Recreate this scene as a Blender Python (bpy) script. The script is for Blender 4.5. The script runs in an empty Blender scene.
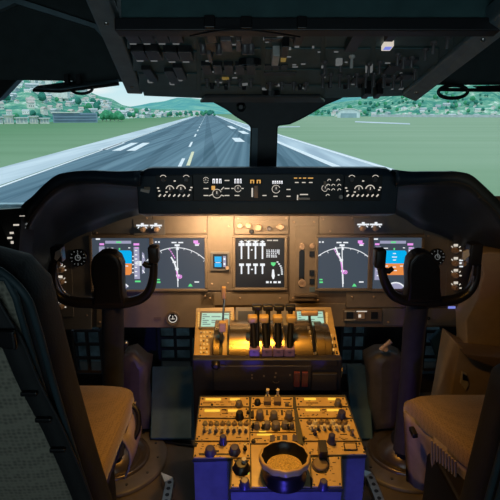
import bpy, math, random
from mathutils import Vector, Matrix
random.seed(7)
V = Vector; PI = math.pi
SC = bpy.context.scene; COL = SC.collection
H = 1.30; PITCH = math.radians(15.4); CP, SP = math.cos(PITCH), math.sin(PITCH)
EYE = V((0, 0, H))

# ---------------------------------------------------------------- measuring
def ray(px, py):
    u = (px-250)/500; v = (py-250)/500
    return V((u, CP-v*SP, -(SP+v*CP)))
def at(px, py, Y):
    r = ray(px, py); return EYE + r*(Y/r.y)
def atz(px, py, z):
    r = ray(px, py); return EYE + r*((z-H)/r.z)

class Fr:
    """a flat working plane: a along u, b along v, c out along the normal"""
    def __init__(s, o, u, v):
        s.o = V(o); s.u = V(u).normalized(); v = V(v); s.n = s.u.cross(v).normalized(); s.v = s.n.cross(s.u)
    def P(s, a, b, c=0.0): return s.o + s.u*a + s.v*b + s.n*c
    def px(s, x, y, c=0.0):
        r = ray(x, y); p0 = s.o + s.n*c
        t = (p0-EYE).dot(s.n)/r.dot(s.n); p = EYE + r*t - s.o
        return p.dot(s.u), p.dot(s.v)
    def sub(s, a, b, c=0, rot=0):
        cu, su = math.cos(rot), math.sin(rot)
        return Fr(s.P(a, b, c), s.u*cu+s.v*su, s.v*cu-s.u*su)

# ---------------------------------------------------------------- mesh collecting
class MB:
    def __init__(s): s.v = []; s.f = []; s.m = []; s.sm = []
    def add(s, vs, fs, mi=0, sm=False):
        b = len(s.v); s.v += [V(p) for p in vs]
        for f in fs:
            s.f.append([b+i for i in f]); s.m.append(mi); s.sm.append(sm)
        return s
    def hexa(s, p, mi=0):
        return s.add(p, [(3,2,1,0),(4,5,6,7),(0,1,5,4),(1,2,6,5),(2,3,7,6),(3,0,4,7)], mi)
    def box(s, x0, y0, z0, x1, y1, z1, mi=0):
        return s.hexa([(x0,y0,z0),(x1,y0,z0),(x1,y1,z0),(x0,y1,z0),(x0,y0,z1),(x1,y0,z1),(x1,y1,z1),(x0,y1,z1)], mi)
    def prism(s, F, pts, c0, c1, mi=0):
        n = len(pts)
        ar = sum(pts[i][0]*pts[(i+1) % n][1]-pts[(i+1) % n][0]*pts[i][1] for i in range(n))
        if ar < 0: pts = pts[::-1]
        vs = [F.P(a, b, c0) for a, b in pts]+[F.P(a, b, c1) for a, b in pts]
        fs = [tuple(range(n))[::-1], tuple(range(n, 2*n))]+[(i, (i+1) % n, n+(i+1) % n, n+i) for i in range(n)]
        return s.add(vs, fs, mi)
    def fbox(s, F, a0, b0, a1, b1, c0, c1, mi=0):
        return s.prism(F, [(a0, b0), (a1, b0), (a1, b1), (a0, b1)], c0, c1, mi)
    def rr(s, F, a0, b0, a1, b1, c0, c1, r=0.003, n=4, mi=0):
        if a0 > a1: a0, a1 = a1, a0
        if b0 > b1: b0, b1 = b1, b0
        r = min(r, (a1-a0)/2.01, (b1-b0)/2.01); pts = []
        for cx, cy, t0 in ((a1-r, b0+r, -90), (a1-r, b1-r, 0), (a0+r, b1-r, 90), (a0+r, b0+r, 180)):
            for k in range(n+1):
                t = math.radians(t0+90*k/n); pts.append((cx+r*math.cos(t), cy+r*math.sin(t)))
        return s.prism(F, pts, c0, c1, mi)
    def pxr(s, F, x0, y0, x1, y1, c0, c1, r=0.0, mi=0):
        a0, b0 = F.px(x0, y1, c1); a1, b1 = F.px(x1, y0, c1)
        a0b, b1b = F.px(x0, y0, c1); a0 = (a0+a0b)/2; a1 = (a1+F.px(x1, y1, c1)[0])/2
        if r: return s.rr(F, a0, b0, a1, b1, c0, c1, r, mi=mi)
        return s.fbox(F, a0, b0, a1, b1, c0, c1, mi)
    def pxp(s, F, pts, c0, c1, mi=0):
        return s.prism(F, [F.px(x, y, c1) for x, y in pts], c0, c1, mi)
    def pxl(s, F, x0, y0, x1, y1, w, c0, c1, mi=0):
        L = math.hypot(x1-x0, y1-y0) or 1; nx, ny = -(y1-y0)/L*w/2, (x1-x0)/L*w/2
        return s.pxp(F, [(x0+nx, y0+ny), (x1+nx, y1+ny), (x1-nx, y1-ny), (x0-nx, y0-ny)], c0, c1, mi)
    def lathe(s, F, a, b, prof, n=16, mi=0, cap0=True, cap1=True, lobes=0, amp=0.0):
        vs = []
        for r, c in prof:
            for k in range(n):
                t = 2*PI*k/n; rr = r*(1+amp*math.cos(lobes*t)) if lobes else r
                vs.append(F.P(a+rr*math.cos(t), b+rr*math.sin(t), c))
        fs = [(i*n+k, i*n+(k+1) % n, (i+1)*n+(k+1) % n, (i+1)*n+k) for i in range(len(prof)-1) for k in range(n)]
        s.add(vs, fs, mi, True)
        if cap0 and prof[0][0] > 1e-6: s.add(vs[:n], [tuple(range(n))[::-1]], mi)
        if cap1 and prof[-1][0] > 1e-6: s.add(vs[-n:], [tuple(range(n))], mi)
        return s
    def cyl(s, F, a, b, c0, c1, r0, r1=None, n=16, mi=0):
        return s.lathe(F, a, b, [(r0, c0), (r0 if r1 is None else r1, c1)], n, mi)
    def ring(s, F, a, b, c0, c1, r0, r1, t0=0, t1=360, n=24, mi=0):
        full = abs(t1-t0) >= 360; m = n if full else n+1; vs = []
        for k in range(m):
            t = math.radians(t0+(t1-t0)*k/n); ct, st = math.cos(t), math.sin(t)
            vs += [F.P(a+r0*ct, b+r0*st, c0), F.P(a+r1*ct, b+r1*st, c0), F.P(a+r1*ct, b+r1*st, c1), F.P(a+r0*ct, b+r0*st, c1)]
        fs = []
        for k in range(n):
            i, j = 4*k, 4*((k+1) % m)
            for q in range(4): fs.append((i+q, j+q, j+(q+1) % 4, i+(q+1) % 4))
        if not full: fs += [(0, 1, 2, 3), (4*n+3, 4*n+2, 4*n+1, 4*n)]
        return s.add(vs, fs, mi)
    def tube(s, pts, r, n=8, mi=0, closed=False, flat=None):
        pts = [V(p) for p in pts]; m = len(pts)
        rs = r if isinstance(r, (list, tuple)) else [r]*m
        vs = []; prev = None
        for i, p in enumerate(pts):
            if closed: t = pts[(i+1) % m]-pts[i-1]
            else: t = pts[min(i+1, m-1)]-pts[max(i-1, 0)]
            t.normalize()
            if prev is None:
                up = V((0, 0, 1)) if abs(t.z) < .9 else V((1, 0, 0)); x = t.cross(up).normalized()
            else: x = (prev-t*prev.dot(t)).normalized()
            prev = x; y = t.cross(x)
            for k in range(n):
                th = 2*PI*k/n
                vs.append(p+(x*math.cos(th)+y*math.sin(th)*(flat or 1))*rs[i])
        fs = []
        for i in range(m if closed else m-1):
            j = (i+1) % m
            for k in range(n): fs.append((i*n+k, i*n+(k+1) % n, j*n+(k+1) % n, j*n+k))
        s.add(vs, fs, mi, True)
        if not closed: s.add(vs[:n], [tuple(range(n))[::-1]], mi); s.add(vs[-n:], [tuple(range(n))], mi)
        return s
    def grid(s, rows, mi=0, sm=True):
        m = len(rows[0]); vs = [p for r in rows for p in r]
        return s.add(vs, [(i*m+k, i*m+k+1, (i+1)*m+k+1, (i+1)*m+k) for i in range(len(rows)-1) for k in range(m-1)], mi, sm)
    def loftc(s, rows, mi=0):
        """closed cross sections joined, ends capped"""
        m = len(rows[0]); vs = [p for r in rows for p in r]
        s.add(vs, [(i*m+k, i*m+(k+1) % m, (i+1)*m+(k+1) % m, (i+1)*m+k) for i in range(len(rows)-1) for k in range(m)], mi, True)
        s.add(rows[0], [tuple(range(m))[::-1]], mi); s.add(rows[-1], [tuple(range(m))], mi); return s

def spline(pts, n):
    """Catmull-Rom through the points, n samples, any dimension"""
    P = [tuple(p) for p in pts]; P = [tuple(2*a-b for a, b in zip(P[0], P[1]))]+P+[tuple(2*a-b for a, b in zip(P[-1], P[-2]))]
    out = []; m = len(pts)-1
    for k in range(n):
        t = k/(n-1)*m; i = min(int(t), m-1); t -= i
        out.append(tuple(.5*(2*b+(c-a)*t+(2*a-5*b+4*c-d)*t*t+(3*b-a-3*c+d)*t**3) for a, b, c, d in zip(P[i], P[i+1], P[i+2], P[i+3])))
    return out

def wloc(o):
    p = V((0, 0, 0))
    while o: p = p+o.location; o = o.parent
    return p
def obj(name, mb, mats, parent=None, label=None, cat=None, group=None, kind=None, bev=0, seg=2, sub=0, solid=0, smooth=False):
    me = bpy.data.meshes.new(name)
    if parent is not None: off = wloc(parent)
    else:
        xs = [p.x for p in mb.v]; ys = [p.y for p in mb.v]; zs = [p.z for p in mb.v]
        off = V(((min(xs)+max(xs))/2, (min(ys)+max(ys))/2, min(zs)))
    me.from_pydata([tuple(p-off) for p in mb.v], [], mb.f); me.update()
    mats = mats if isinstance(mats, (list, tuple)) else [mats]
    for m in mats: me.materials.append(m)
    for p, mi, sm in zip(me.polygons, mb.m, mb.sm): p.material_index = mi; p.use_smooth = sm or smooth
    o = bpy.data.objects.new(name, me); COL.objects.link(o)
    if parent is not None: o.parent = parent
    else: o.location = off
    if bev:
        b = o.modifiers.new('edge', 'BEVEL'); b.width = bev; b.segments = seg; b.limit_method = 'ANGLE'; b.angle_limit = math.radians(35)
        if seg > 2:
            for p in me.polygons: p.use_smooth = True
            b.harden_normals = False
    if solid: q = o.modifiers.new('shell', 'SOLIDIFY'); q.thickness = solid; q.offset = 0
    if sub: q = o.modifiers.new('round', 'SUBSURF'); q.levels = sub; q.render_levels = sub
    return tag(o, label, cat, group, kind)
def tag(o, label=None, cat=None, group=None, kind=None):
    if label: o['label'] = label
    if cat: o['category'] = cat
    if group: o['group'] = group
    if kind: o['kind'] = kind
    return o
def thing(name, loc, label, cat, group=None, kind=None):
    o = bpy.data.objects.new(name, None); o.empty_display_size = .05; COL.objects.link(o); o.location = V(loc)
    return tag(o, label, cat, group, kind)
def copy_tree(o, parent=None):
    c = o.copy(); COL.objects.link(c)
    if parent is not None: c.parent = parent
    for ch in list(o.children): copy_tree(ch, c)
    return c

# ---------------------------------------------------------------- materials
def mat(name, base, rough=.6, metal=0, var=.15, scale=30, bump=.0, bscale=200, spec=.5, sheen=0, coat=0):
    m = bpy.data.materials.new(name); m.use_nodes = True; N = m.node_tree.nodes; L = m.node_tree.links
    b = N['Principled BSDF']; tc = N.new('ShaderNodeTexCoord')
    nz = N.new('ShaderNodeTexNoise'); nz.inputs['Scale'].default_value = scale; nz.inputs['Detail'].default_value = 4
    L.new(tc.outputs['Object'], nz.inputs['Vector'])
    cr = N.new('ShaderNodeValToRGB'); cr.color_ramp.elements[0].position = .3; cr.color_ramp.elements[1].position = .7
    cr.color_ramp.elements[0].color = tuple(c*(1-var) for c in base)+(1,); cr.color_ramp.elements[1].color = tuple(min(1, c*(1+var)) for c in base)+(1,)
    L.new(nz.outputs['Fac'], cr.inputs['Fac']); L.new(cr.outputs['Color'], b.inputs['Base Color'])
    b.inputs['Roughness'].default_value = rough; b.inputs['Metallic'].default_value = metal
    b.inputs['Specular IOR Level'].default_value = spec
    if sheen: b.inputs['Sheen Weight'].default_value = sheen
    if coat: b.inputs['Coat Weight'].default_value = coat
    if bump:
        n2 = N.new('ShaderNodeTexNoise'); n2.inputs['Scale'].default_value = bscale; L.new(tc.outputs['Object'], n2.inputs['Vector'])
        bp = N.new('ShaderNodeBump'); bp.inputs['Strength'].default_value = bump; bp.inputs['Distance'].default_value = .002
        L.new(n2.outputs['Fac'], bp.inputs['Height']); L.new(bp.outputs['Normal'], b.inputs['Normal'])
    return m
def weave(name, c0, c1, scale, rough=.9):
    m = bpy.data.materials.new(name); m.use_nodes = True; N = m.node_tree.nodes; L = m.node_tree.links
    b = N['Principled BSDF']; b.inputs['Roughness'].default_value = rough; b.inputs['Sheen Weight'].default_value = .3
    tc = N.new('ShaderNodeTexCoord'); vo = N.new('ShaderNodeTexVoronoi'); vo.inputs['Scale'].default_value = scale; vo.inputs['Randomness'].default_value = .35
    L.new(tc.outputs['Object'], vo.inputs['Vector'])
    cr = N.new('ShaderNodeValToRGB'); cr.color_ramp.elements[0].color = c1+(1,); cr.color_ramp.elements[1].color = c0+(1,); cr.color_ramp.elements[1].position = .6
    L.new(vo.outputs['Distance'], cr.inputs['Fac']); L.new(cr.outputs['Color'], b.inputs['Base Color'])
    bp = N.new('ShaderNodeBump'); bp.inputs['Strength'].default_value = .5; bp.inputs['Distance'].default_value = .002; bp.invert = True
    L.new(vo.outputs['Distance'], bp.inputs['Height']); L.new(bp.outputs['Normal'], b.inputs['Normal'])
    return m
def emi(name, col, st):
    m = bpy.data.materials.new(name); m.use_nodes = True; b = m.node_tree.nodes['Principled BSDF']
    b.inputs['Base Color'].default_value = (.01, .01, .01, 1); b.inputs['Roughness'].default_value = .4
    b.inputs['Emission Color'].default_value = col+(1,); b.inputs['Emission Strength'].default_value = st
    return m
M = dict(
 black=mat('black_paint', (.012, .013, .016), .45), black2=mat('satin_black_plastic', (.008, .008, .01), .35),
 hood=mat('glareshield_vinyl', (.02, .036, .058), .4, bump=.25, bscale=500),
 dark=mat('dark_grey_metal', (.035, .038, .042), .5), ceil=mat('ceiling_lining', (.035, .05, .052), .7, bump=.1),
 oh=mat('overhead_panel_grey', (.05, .115, .12), .5), strut=mat('strut_blue_grey', (.17, .25, .29), .5, bump=.15, bscale=300),
 brown=mat('panel_brown_paint', (.23, .175, .12), .5, var=.08, bump=.1, bscale=600), brown2=mat('panel_brown_recess', (.16, .115, .08), .5, var=.08),
 greyp=mat('panel_grey_and_unlit_brown', (.17, .155, .14), .5, var=.08), gold=mat('pedestal_panel_paint', (.5, .36, .17), .32, var=.12, bump=.1),
 knob=mat('knob_tan', (.48, .33, .22), .35), kwhite=mat('knob_white', (.75, .72, .68), .35), kgrey=mat('knob_grey', (.13, .115, .12), .3), kblue=mat('knob_dark_blue', (.04, .04, .12), .3), shoe=mat('lever_shoe_purple', (.2, .13, .34), .4),
 steel=mat('brushed_steel', (.5, .48, .45), .3, metal=1, scale=60), brass=mat('drum_metal', (.36, .27, .15), .26, metal=1, var=.1, scale=50),
 col=mat('control_column_paint', (.05, .052, .06), .4), yoke=mat('yoke_black_plastic', (.014, .014, .017), .33, bump=.1, bscale=400),
 boot=mat('column_dome', (.12, .1, .085), .3, metal=.6), ringm=mat('floor_ring_metal', (.1, .09, .08), .45),
 floor=mat('cockpit_floor', (.085, .07, .055), .6, var=.25, scale=8, bump=.2), wall=mat('cockpit_lining', (.03, .032, .036), .7),
 beige=mat('sidewall_beige', (.36, .28, .2), .6, var=.06), pedside=mat('pedestal_side_paint', (.12, .12, .2), .5), teal=mat('footwell_teal_paint', (.035, .085, .105), .5),
 shroud=mat('shroud_grey_brown', (.1, .085, .07), .4), cloth=weave('seat_sheepskin', (.28, .2, .13), (.15, .11, .07), 160),
 back=weave('seat_back_weave', (.34, .32, .25), (.13, .125, .1), 110), bolster=mat('seat_bolster_black', (.02, .023, .028), .7, bump=.3), piping=mat('seat_piping', (.025, .05, .062), .6),
 skirt=mat('seat_skirt_fabric', (.26, .22, .24), .8, bump=.3), belt=mat('seat_belt_webbing', (.02, .022, .024), .75, bump=.3), lattice=mat('footwell_frame', (.03, .035, .04), .5),
 rred=mat('rocker_dark_red', (.09, .02, .03), .35), quad=mat('quadrant_dark_paint', (.014, .013, .024), .4), bronze=mat('granular_bronze', (.5, .37, .16), .55, var=.5, scale=300, bump=.8, bscale=500), pale=mat('panel_pale_tag', (.5, .46, .4), .5), lattback=mat('footwell_daylight_tone', (.45, .6, .65), .35, var=.6, scale=14),
)
E = dict(
 scr=emi('screen_slate', (.05, .066, .09), 1), scrk=emi('screen_black', (.006, .007, .01), 1), white=emi('symbol_white', (.85, .88, .92), 1), mag=emi('symbol_magenta', (.85, .32, .85), 1),
 lil=emi('tape_lilac', (.33, .33, .48), 1), sky=emi('attitude_sky', (.0, .42, .85), 1), gnd=emi('attitude_ground', (.8, .26, .06), 1), grn=emi('symbol_green', (.12, .75, .25), 1),
 leg=emi('legend_backlit', (.75, .68, .58), .85), amb=emi('legend_amber', (.8, .42, .1), .9), cdu=emi('cdu_screen_mint', (.45, .75, .58), .9), cdud=emi('cdu_text', (.2, .32, .3), .7), yel=emi('radio_display_yellow', (1, .62, .06), 1.0), blu=emi('lit_blue_cap', (.25, .3, .9), .8), hud=emi('window_digits_white', (.95, .95, 1), 1.2), yelg=emi('green_lamp', (.35, .8, .1), .8), dimy=emi('strip_dull_yellow', (.3, .2, .04), .5), gl=emi('dim_white_legend', (.3, .32, .32), .35),
)

# ================================================================ OUTSIDE
G = H-8.5
AZ = math.radians(-4.74); RD = V((math.sin(AZ), math.cos(AZ), 0)); RR = V((math.cos(AZ), -math.sin(AZ), 0))
def rw(lat, d, z=0): return V((0, 0, G+z))+RR*lat+RD*d
def lat(px, py): p = atz(px, py, G); return p.dot(RR), p.dot(RD)
def ground_mat(name, c0, c1, sx, sy, extra=None):
    m = bpy.data.materials.new(name); m.use_nodes = True; N = m.node_tree.nodes; L = m.node_tree.links
    b = N['Principled BSDF']; b.inputs['Roughness'].default_value = .95; b.inputs['Specular IOR Level'].default_value = .1
    g = N.new('ShaderNodeNewGeometry'); mp = N.new('ShaderNodeMapping'); mp.inputs['Rotation'].default_value = (0, 0, -AZ); mp.inputs['Scale'].default_value = (sx, sy, 1)
    L.new(g.outputs['Position'], mp.inputs['Vector']); nz = N.new('ShaderNodeTexNoise'); nz.inputs['Scale'].default_value = 1; nz.inputs['Detail'].default_value = 6
    L.new(mp.outputs['Vector'], nz.inputs['Vector']); cr = N.new('ShaderNodeValToRGB'); cr.color_ramp.elements[0].position = .35; cr.color_ramp.elements[1].position = .65
    cr.color_ramp.elements[0].color = c0+(1,); cr.color_ramp.elements[1].color = c1+(1,); L.new(nz.outputs['Fac'], cr.inputs['Fac']); L.new(cr.outputs['Color'], b.inputs['Base Color'])
    return m
def rect(mb, l0, l1, d0, d1, z, n=1):
    for k in range(n):
        a, b = d0+(d1-d0)*k/n, d0+(d1-d0)*(k+1)/n
        mb.add([rw(l0, a, z), rw(l1, a, z), rw(l1, b, z), rw(l0, b, z)], [(0, 1, 2, 3)])
gm = MB()
gm.add([V((-9000, -40, G)), V((9000, -40, G)), V((9000, 9000, G)), V((-9000, 9000, G))], [(0, 1, 2, 3)])
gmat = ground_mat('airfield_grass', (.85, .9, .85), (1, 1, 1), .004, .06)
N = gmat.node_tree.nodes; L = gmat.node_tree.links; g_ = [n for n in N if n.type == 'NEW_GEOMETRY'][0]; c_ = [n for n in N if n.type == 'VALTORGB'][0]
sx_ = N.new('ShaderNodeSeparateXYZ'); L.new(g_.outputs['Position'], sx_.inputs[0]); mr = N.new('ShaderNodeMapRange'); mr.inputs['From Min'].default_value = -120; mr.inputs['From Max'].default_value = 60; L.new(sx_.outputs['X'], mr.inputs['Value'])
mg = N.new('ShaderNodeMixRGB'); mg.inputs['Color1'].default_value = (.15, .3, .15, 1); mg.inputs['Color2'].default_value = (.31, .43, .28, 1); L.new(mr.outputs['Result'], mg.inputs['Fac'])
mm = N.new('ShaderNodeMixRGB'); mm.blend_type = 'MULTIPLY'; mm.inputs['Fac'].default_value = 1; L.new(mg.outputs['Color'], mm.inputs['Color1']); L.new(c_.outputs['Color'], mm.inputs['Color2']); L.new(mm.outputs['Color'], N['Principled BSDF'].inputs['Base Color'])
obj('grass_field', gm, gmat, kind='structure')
LB = lat(0, 168)[0]; LI = lat(0, 187)[0]; RI = lat(334, 167)[0]; RO = lat(383, 166)[0]
asph = ground_mat('runway_asphalt', (.085, .155, .2), (.17, .27, .32), .9, .003)
conc = ground_mat('runway_shoulder', (.5, .58, .62), (.72, .78, .8), .3, .02); conc2 = ground_mat('runway_shoulder_grey', (.4, .48, .54), (.6, .68, .72), .3, .02)
a = MB(); rect(a, LI, RI, 8, 2600, .03); obj('runway', a, asph, kind='structure')
a = MB(); rect(a, LB, LI-.5, 8, 2600, .04); obj('path', a, conc, kind='structure')
a = MB(); rect(a, RI, RO, 8, 2600, .04); obj('path', a, conc2, kind='structure')
wm = mat('runway_marking_white', (.85, .88, .88), .8, scale=2)
a = MB(); rect(a, RI-.3, RI+1.2, 8, 2500, .06); rect(a, RO-1.5, RO-.3, 8, 2500, .06); rect(a, LI-.2, LI+.35, 8, 2500, .06)
l0 = lat(183, 160)[0]
for d in range(75, 2400, 55): rect(a, l0-.3, l0+.3, d, d+22, .06)
for (x0, y0, x1, y1) in ((103, 150, 122, 143), (116, 151, 135, 143), (130, 151, 147, 143)):
    p0 = lat(x0, y0); p1 = lat(x1, y1); lm = (p0[0]+p1[0])/2; rect(a, lm-1.0, lm+1.0, p0[1], p1[1], .06)
for (x0, y0, x1, y1) in ((240, 142, 236, 138), (233, 129, 230, 126), (245, 134, 242, 131)):
    p0 = lat(x0, y0); p1 = lat(x1, y1); lm = (p0[0]+p1[0])/2; rect(a, lm-1.4, lm+1.4, p0[1], p1[1], .06)
obj('runway_marking', a, wm, kind='structure')
b_ = MB(); p0 = lat(188, 166); p1 = lat(193, 152); rect(b_, p0[0]-.3, p0[0]+.3, p0[1], p1[1], .07); obj('runway_marking', b_, mat('marking_cream', (.85, .78, .5), .8), kind='structure')
# dark skid streaks
a = MB()
for l, w in ((LI+6, 3.2), (l0-6, 2.2), (l0+5, 2.6), (RI-7, 3.5)): rect(a, l-w/2, l+w/2, 20, 1500, .05)
obj('runway_strip', a, ground_mat('tyre_streaks', (.06, .12, .155), (.13, .21, .26), .9, .0025), kind='structure')
# pale taxiway strips in the field
a = MB()
for (x0, y0, x1, y1, w) in ((355, 122.3, 410, 124.5, 1.2), (250, 128, 300, 127, .8)):
    p = atz(x0, y0, G+.1); q = atz(x1, y1, G+.1); p2 = atz(x0, y0-w, G+.1); q2 = atz(x1, y1-w, G+.1); a.add([p, q, q2, p2], [(0, 1, 2, 3)])
obj('path', a, conc, kind='structure')

# terrain: skyline height given along the horizon as picture rows, built as a real slope
def el(px, py):
    r = ray(px, py); return r.z/math.hypot(r.x, r.y)
def az(px): r = ray(px, 100); return math.atan2(r.x, r.y)
def terrain(name, sky, d0, d1, mt, base_row=None, amp=.06, n=150, m=14, kind='structure'):
    # sky: list of (px,row); rises from the field at distance d0 to the skyline at distance d1
    A = [(az(x), el(x, y)*d1+H) for x, y in sky]
    def ht(t):
        if t <= A[0][0]: return A[0][1]
        for (t0, h0), (t1, h1) in zip(A, A[1:]):
            if t <= t1: return h0+(h1-h0)*(t-t0)/(t1-t0)
        return A[-1][1]
    rows = []; t0, t1 = A[0][0], A[-1][0]
    def P(t, f):
        dd = d0(t) if callable(d0) else d0; d = dd+(d1-dd)*f; h = G+(ht(t)-G)*(f**.85)
        h += (ht(t)-G)*amp*math.sin(t*61+f*5)*math.sin(f*PI)*1.2+(ht(t)-G)*amp*.7*math.sin(t*173+f*9)*f*(1.2-f)
        return V((d*math.sin(t), d*math.cos(t), h if f > 0 else G-2))
    for i in range(m+1): rows.append([P(t0+(t1-t0)*k/n, i/m) for k in range(n+1)])
    back = [V((p.x*1.4, p.y*1.4, G-5)) for p in rows[-1]]
    mb = MB(); mb.grid(rows+[back]); obj(name, mb, mt, kind=kind)
    return P
def forest(name, stops, scale):
    m = bpy.data.materials.new(name); m.use_nodes = True; N = m.node_tree.nodes; L = m.node_tree.links
    b = N['Principled BSDF']; b.inputs['Roughness'].default_value = 1; b.inputs['Specular IOR Level'].default_value = 0
    g = N.new('ShaderNodeNewGeometry'); n1 = N.new('ShaderNodeTexNoise'); n1.inputs['Scale'].default_value = scale; n1.inputs['Detail'].default_value = 5; n1.inputs['Roughness'].default_value = .75
    mp = N.new('ShaderNodeMapping'); mp.inputs['Scale'].default_value = (1, .6, 2.2)
    L.new(g.outputs['Position'], mp.inputs['Vector']); L.new(mp.outputs['Vector'], n1.inputs['Vector']); cr = N.new('ShaderNodeValToRGB'); e = cr.color_ramp.elements
    e[0].position, e[0].color = stops[0][0], stops[0][1]+(1,); e[1].position, e[1].color = stops[-1][0], stops[-1][1]+(1,)
    for p, c in stops[1:-1]: q = e.new(p); q.color = c+(1,)
    L.new(n1.outputs['Fac'], cr.inputs['Fac']); L.new(cr.outputs['Color'], b.inputs['Base Color'])
    return m
f1 = forest('hillside_woods', [(.36, (.04, .2, .17)), (.46, (.09, .32, .24)), (.55, (.2, .45, .3)), (.6, (.35, .56, .42)), (.66, (.85, .9, .82))], .035)
f2 = forest('far_hills', [(.35, (.1, .33, .36)), (.5, (.14, .42, .38)), (.65, (.28, .55, .42))], .006)  # distance haze put into these paler, bluer greens
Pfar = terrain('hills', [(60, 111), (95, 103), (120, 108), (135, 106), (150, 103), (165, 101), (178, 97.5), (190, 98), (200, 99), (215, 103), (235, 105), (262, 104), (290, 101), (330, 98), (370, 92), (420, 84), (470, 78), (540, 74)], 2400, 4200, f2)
def dl(t):
    f = min(1, max(0, (t-az(0))/(az(190)-az(0)))); return 455+f*f*600
Pl = terrain('hills', [(-60, 45), (0, 60), (30, 66), (60, 76), (85, 90), (100, 96), (112, 99), (122, 105), (135, 108), (160, 109), (200, 110.6)], dl, 1900, f1)
Pr = terrain('hills', [(275, 110.5), (300, 107), (325, 104), (350, 101), (380, 96), (410, 88), (440, 80), (470, 72), (520, 60), (570, 56)], 1100, 2000, f1)

# small distant houses and trees, each its own object
hw = [mat('house_white', (.85, .85, .82), .8, scale=.2), mat('house_cream', (.8, .78, .72), .8, scale=.2), mat('house_grey', (.45, .52, .56), .8, scale=.2)]
roofm = [mat('roof_red_brown', (.55, .5, .46), .8, scale=.2), mat('roof_grey', (.6, .65, .66), .8, scale=.2)]
WF = Fr((0, 0, 0), (1, 0, 0), (0, 0, 1))
def house(w, d, h, rh, wmt, rmt):
    mb = MB(); mb.box(-w/2, -d/2, -4, w/2, d/2, h)
    e = .8
    mb.add([(-w/2-e, -d/2-e, h), (w/2+e, -d/2-e, h), (w/2+e, d/2+e, h), (-w/2-e, d/2+e, h), (-w/2-e, 0, h+rh), (w/2+e, 0, h+rh)],
           [(0, 1, 5, 4), (2, 3, 4, 5), (0, 4, 3), (1, 2, 5), (3, 2, 1, 0)], 1)
    for k in range(3):
        x = -w/2+w*(k+.5)/3; mb.box(x-.8, -d/2-.1, 1.2, x+.8, -d/2+.1, 2.8, 2)
    me = bpy.data.meshes.new('house'); me.from_pydata([tuple(p) for p in mb.v], [], mb.f)
    for q in (wmt, rmt, M['dark']): me.materials.append(q)
    for p, mi in zip(me.polygons, mb.m): p.material_index = mi
    return me
hms = [house(13, 10, 7, 4, hw[0], roofm[0]), house(18, 11, 6, 3.5, hw[0], roofm[1]), house(11, 9, 8, 4, hw[1], roofm[0]), house(24, 12, 8, 3, hw[2], roofm[1])]
random.seed(11)
PUT = []
def free(p, r):
    if any((p.x-q.x)**2+(p.y-q.y)**2 < (r+s)**2 for q, s in PUT): return False
    PUT.append((p, r)); return True
LABH = ['small pale distant house on the wooded hillside left of the runway', 'small pale distant house at the foot of the hills right of the runway']
k = -1; tries = 0
while k < 249 and tries < 9000:
    k += 1; tries += 1
    if k < 200:
        px = random.uniform(-8, 200); f = .03+random.random()**1.8*(.55 if px < 110 else .3); P = Pl; lb, gp = LABH[0], 'town houses on the left hillside'
    else:
        px = random.uniform(330, 520); f = random.random()**2*.16; P = Pr; lb, gp = LABH[1], 'houses below the right hills'
    p = P(az(px), f)
    if not free(p, 7.5): k -= 1; continue
    o = bpy.data.objects.new('house', hms[k % 4]); COL.objects.link(o); o.location = (p.x, p.y, p.z-.5)
    o.rotation_euler.z = random.uniform(-.9, .9); s = random.uniform(.4, .7)*(.75+f)*(1 if k < 200 else 1.2); o.scale = (s, s, s)
    tag(o, lb, 'house', gp)
def ball(seed, segs=7):
    random.seed(seed); mb = MB(); rows = []
    for i in range(segs+1):
        t = PI*i/segs; rows.append([V((math.sin(t)*math.cos(2*PI*k/10)*(1+random.uniform(-.22, .22)), math.sin(t)*math.sin(2*PI*k/10)*(1+random.uniform(-.22, .22)), -math.cos(t)*1.15)) for k in range(10)])
    for r in rows: r.append(r[0])
    mb.grid(rows); return mb
tg = [mat('tree_green', (.07, .33, .17), 1, var=.5, scale=1.2, spec=0), mat('tree_dark_green', (.045, .22, .17), 1, var=.5, scale=1.2, spec=0)]
tms = []
for q in range(2):
    mb = MB(); b_ = ball(q+3)
    for cx, cy, cz, s in ((0, 0, 7, 4.2), (2.6, .5, 5.5, 2.8), (-2.5, -.4, 6, 3)):
        mb.add([p*s+V((cx, cy, cz)) for p in b_.v], b_.f, 0, True)
    mb.tube([(0, 0, -3), (0, 0, 5)], .5, 6, 1)
    me = bpy.data.meshes.new('tree'); me.from_pydata([tuple(p) for p in mb.v], [], mb.f); me.materials.append(tg[q]); me.materials.append(roofm[0])
    for p, mi, sm in zip(me.polygons, mb.m, mb.sm): p.material_index = mi; p.use_smooth = sm
    tms.append(me)
random.seed(5)
def tree(p, s, q, lb, gp):
    if 'clump' not in gp and not free(p, 6.5*s): return
    o = bpy.data.objects.new('tree', tms[q]); COL.objects.link(o); o.location = p; o.scale = (s, s, s); o.rotation_euler.z = random.uniform(0, 6)
    tag(o, lb, 'tree', gp)
for k in range(150):
    px = random.uniform(-8, 215); f = random.random()**1.5*.5*(1 if px < 110 else .4); tree(Pl(az(px), f), random.uniform(.5, 1.0), k % 2, 'small round distant tree among the houses on the left hillside', 'trees on the left hillside')
for k in range(180):
    px = random.uniform(285, 525); f = random.random()**1.3*.45; tree(Pr(az(px), f), random.uniform(.5, 1.1), k % 2, 'small round distant tree on the hills right of the runway', 'trees on the right hills')
for px, s in ((101, 1.1), (105, 1.5), (109, 1.3), (113, 1.1), (117, 1.4), (120, 1.1)):
    t = az(px); tree(V(((500+15*(int(px) % 4))*math.sin(t), (500+15*(int(px) % 4))*math.cos(t), G)), s*.62, 0, 'round green tree in the clump beside the grey airport building', 'tree clump by the airport building')
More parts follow.
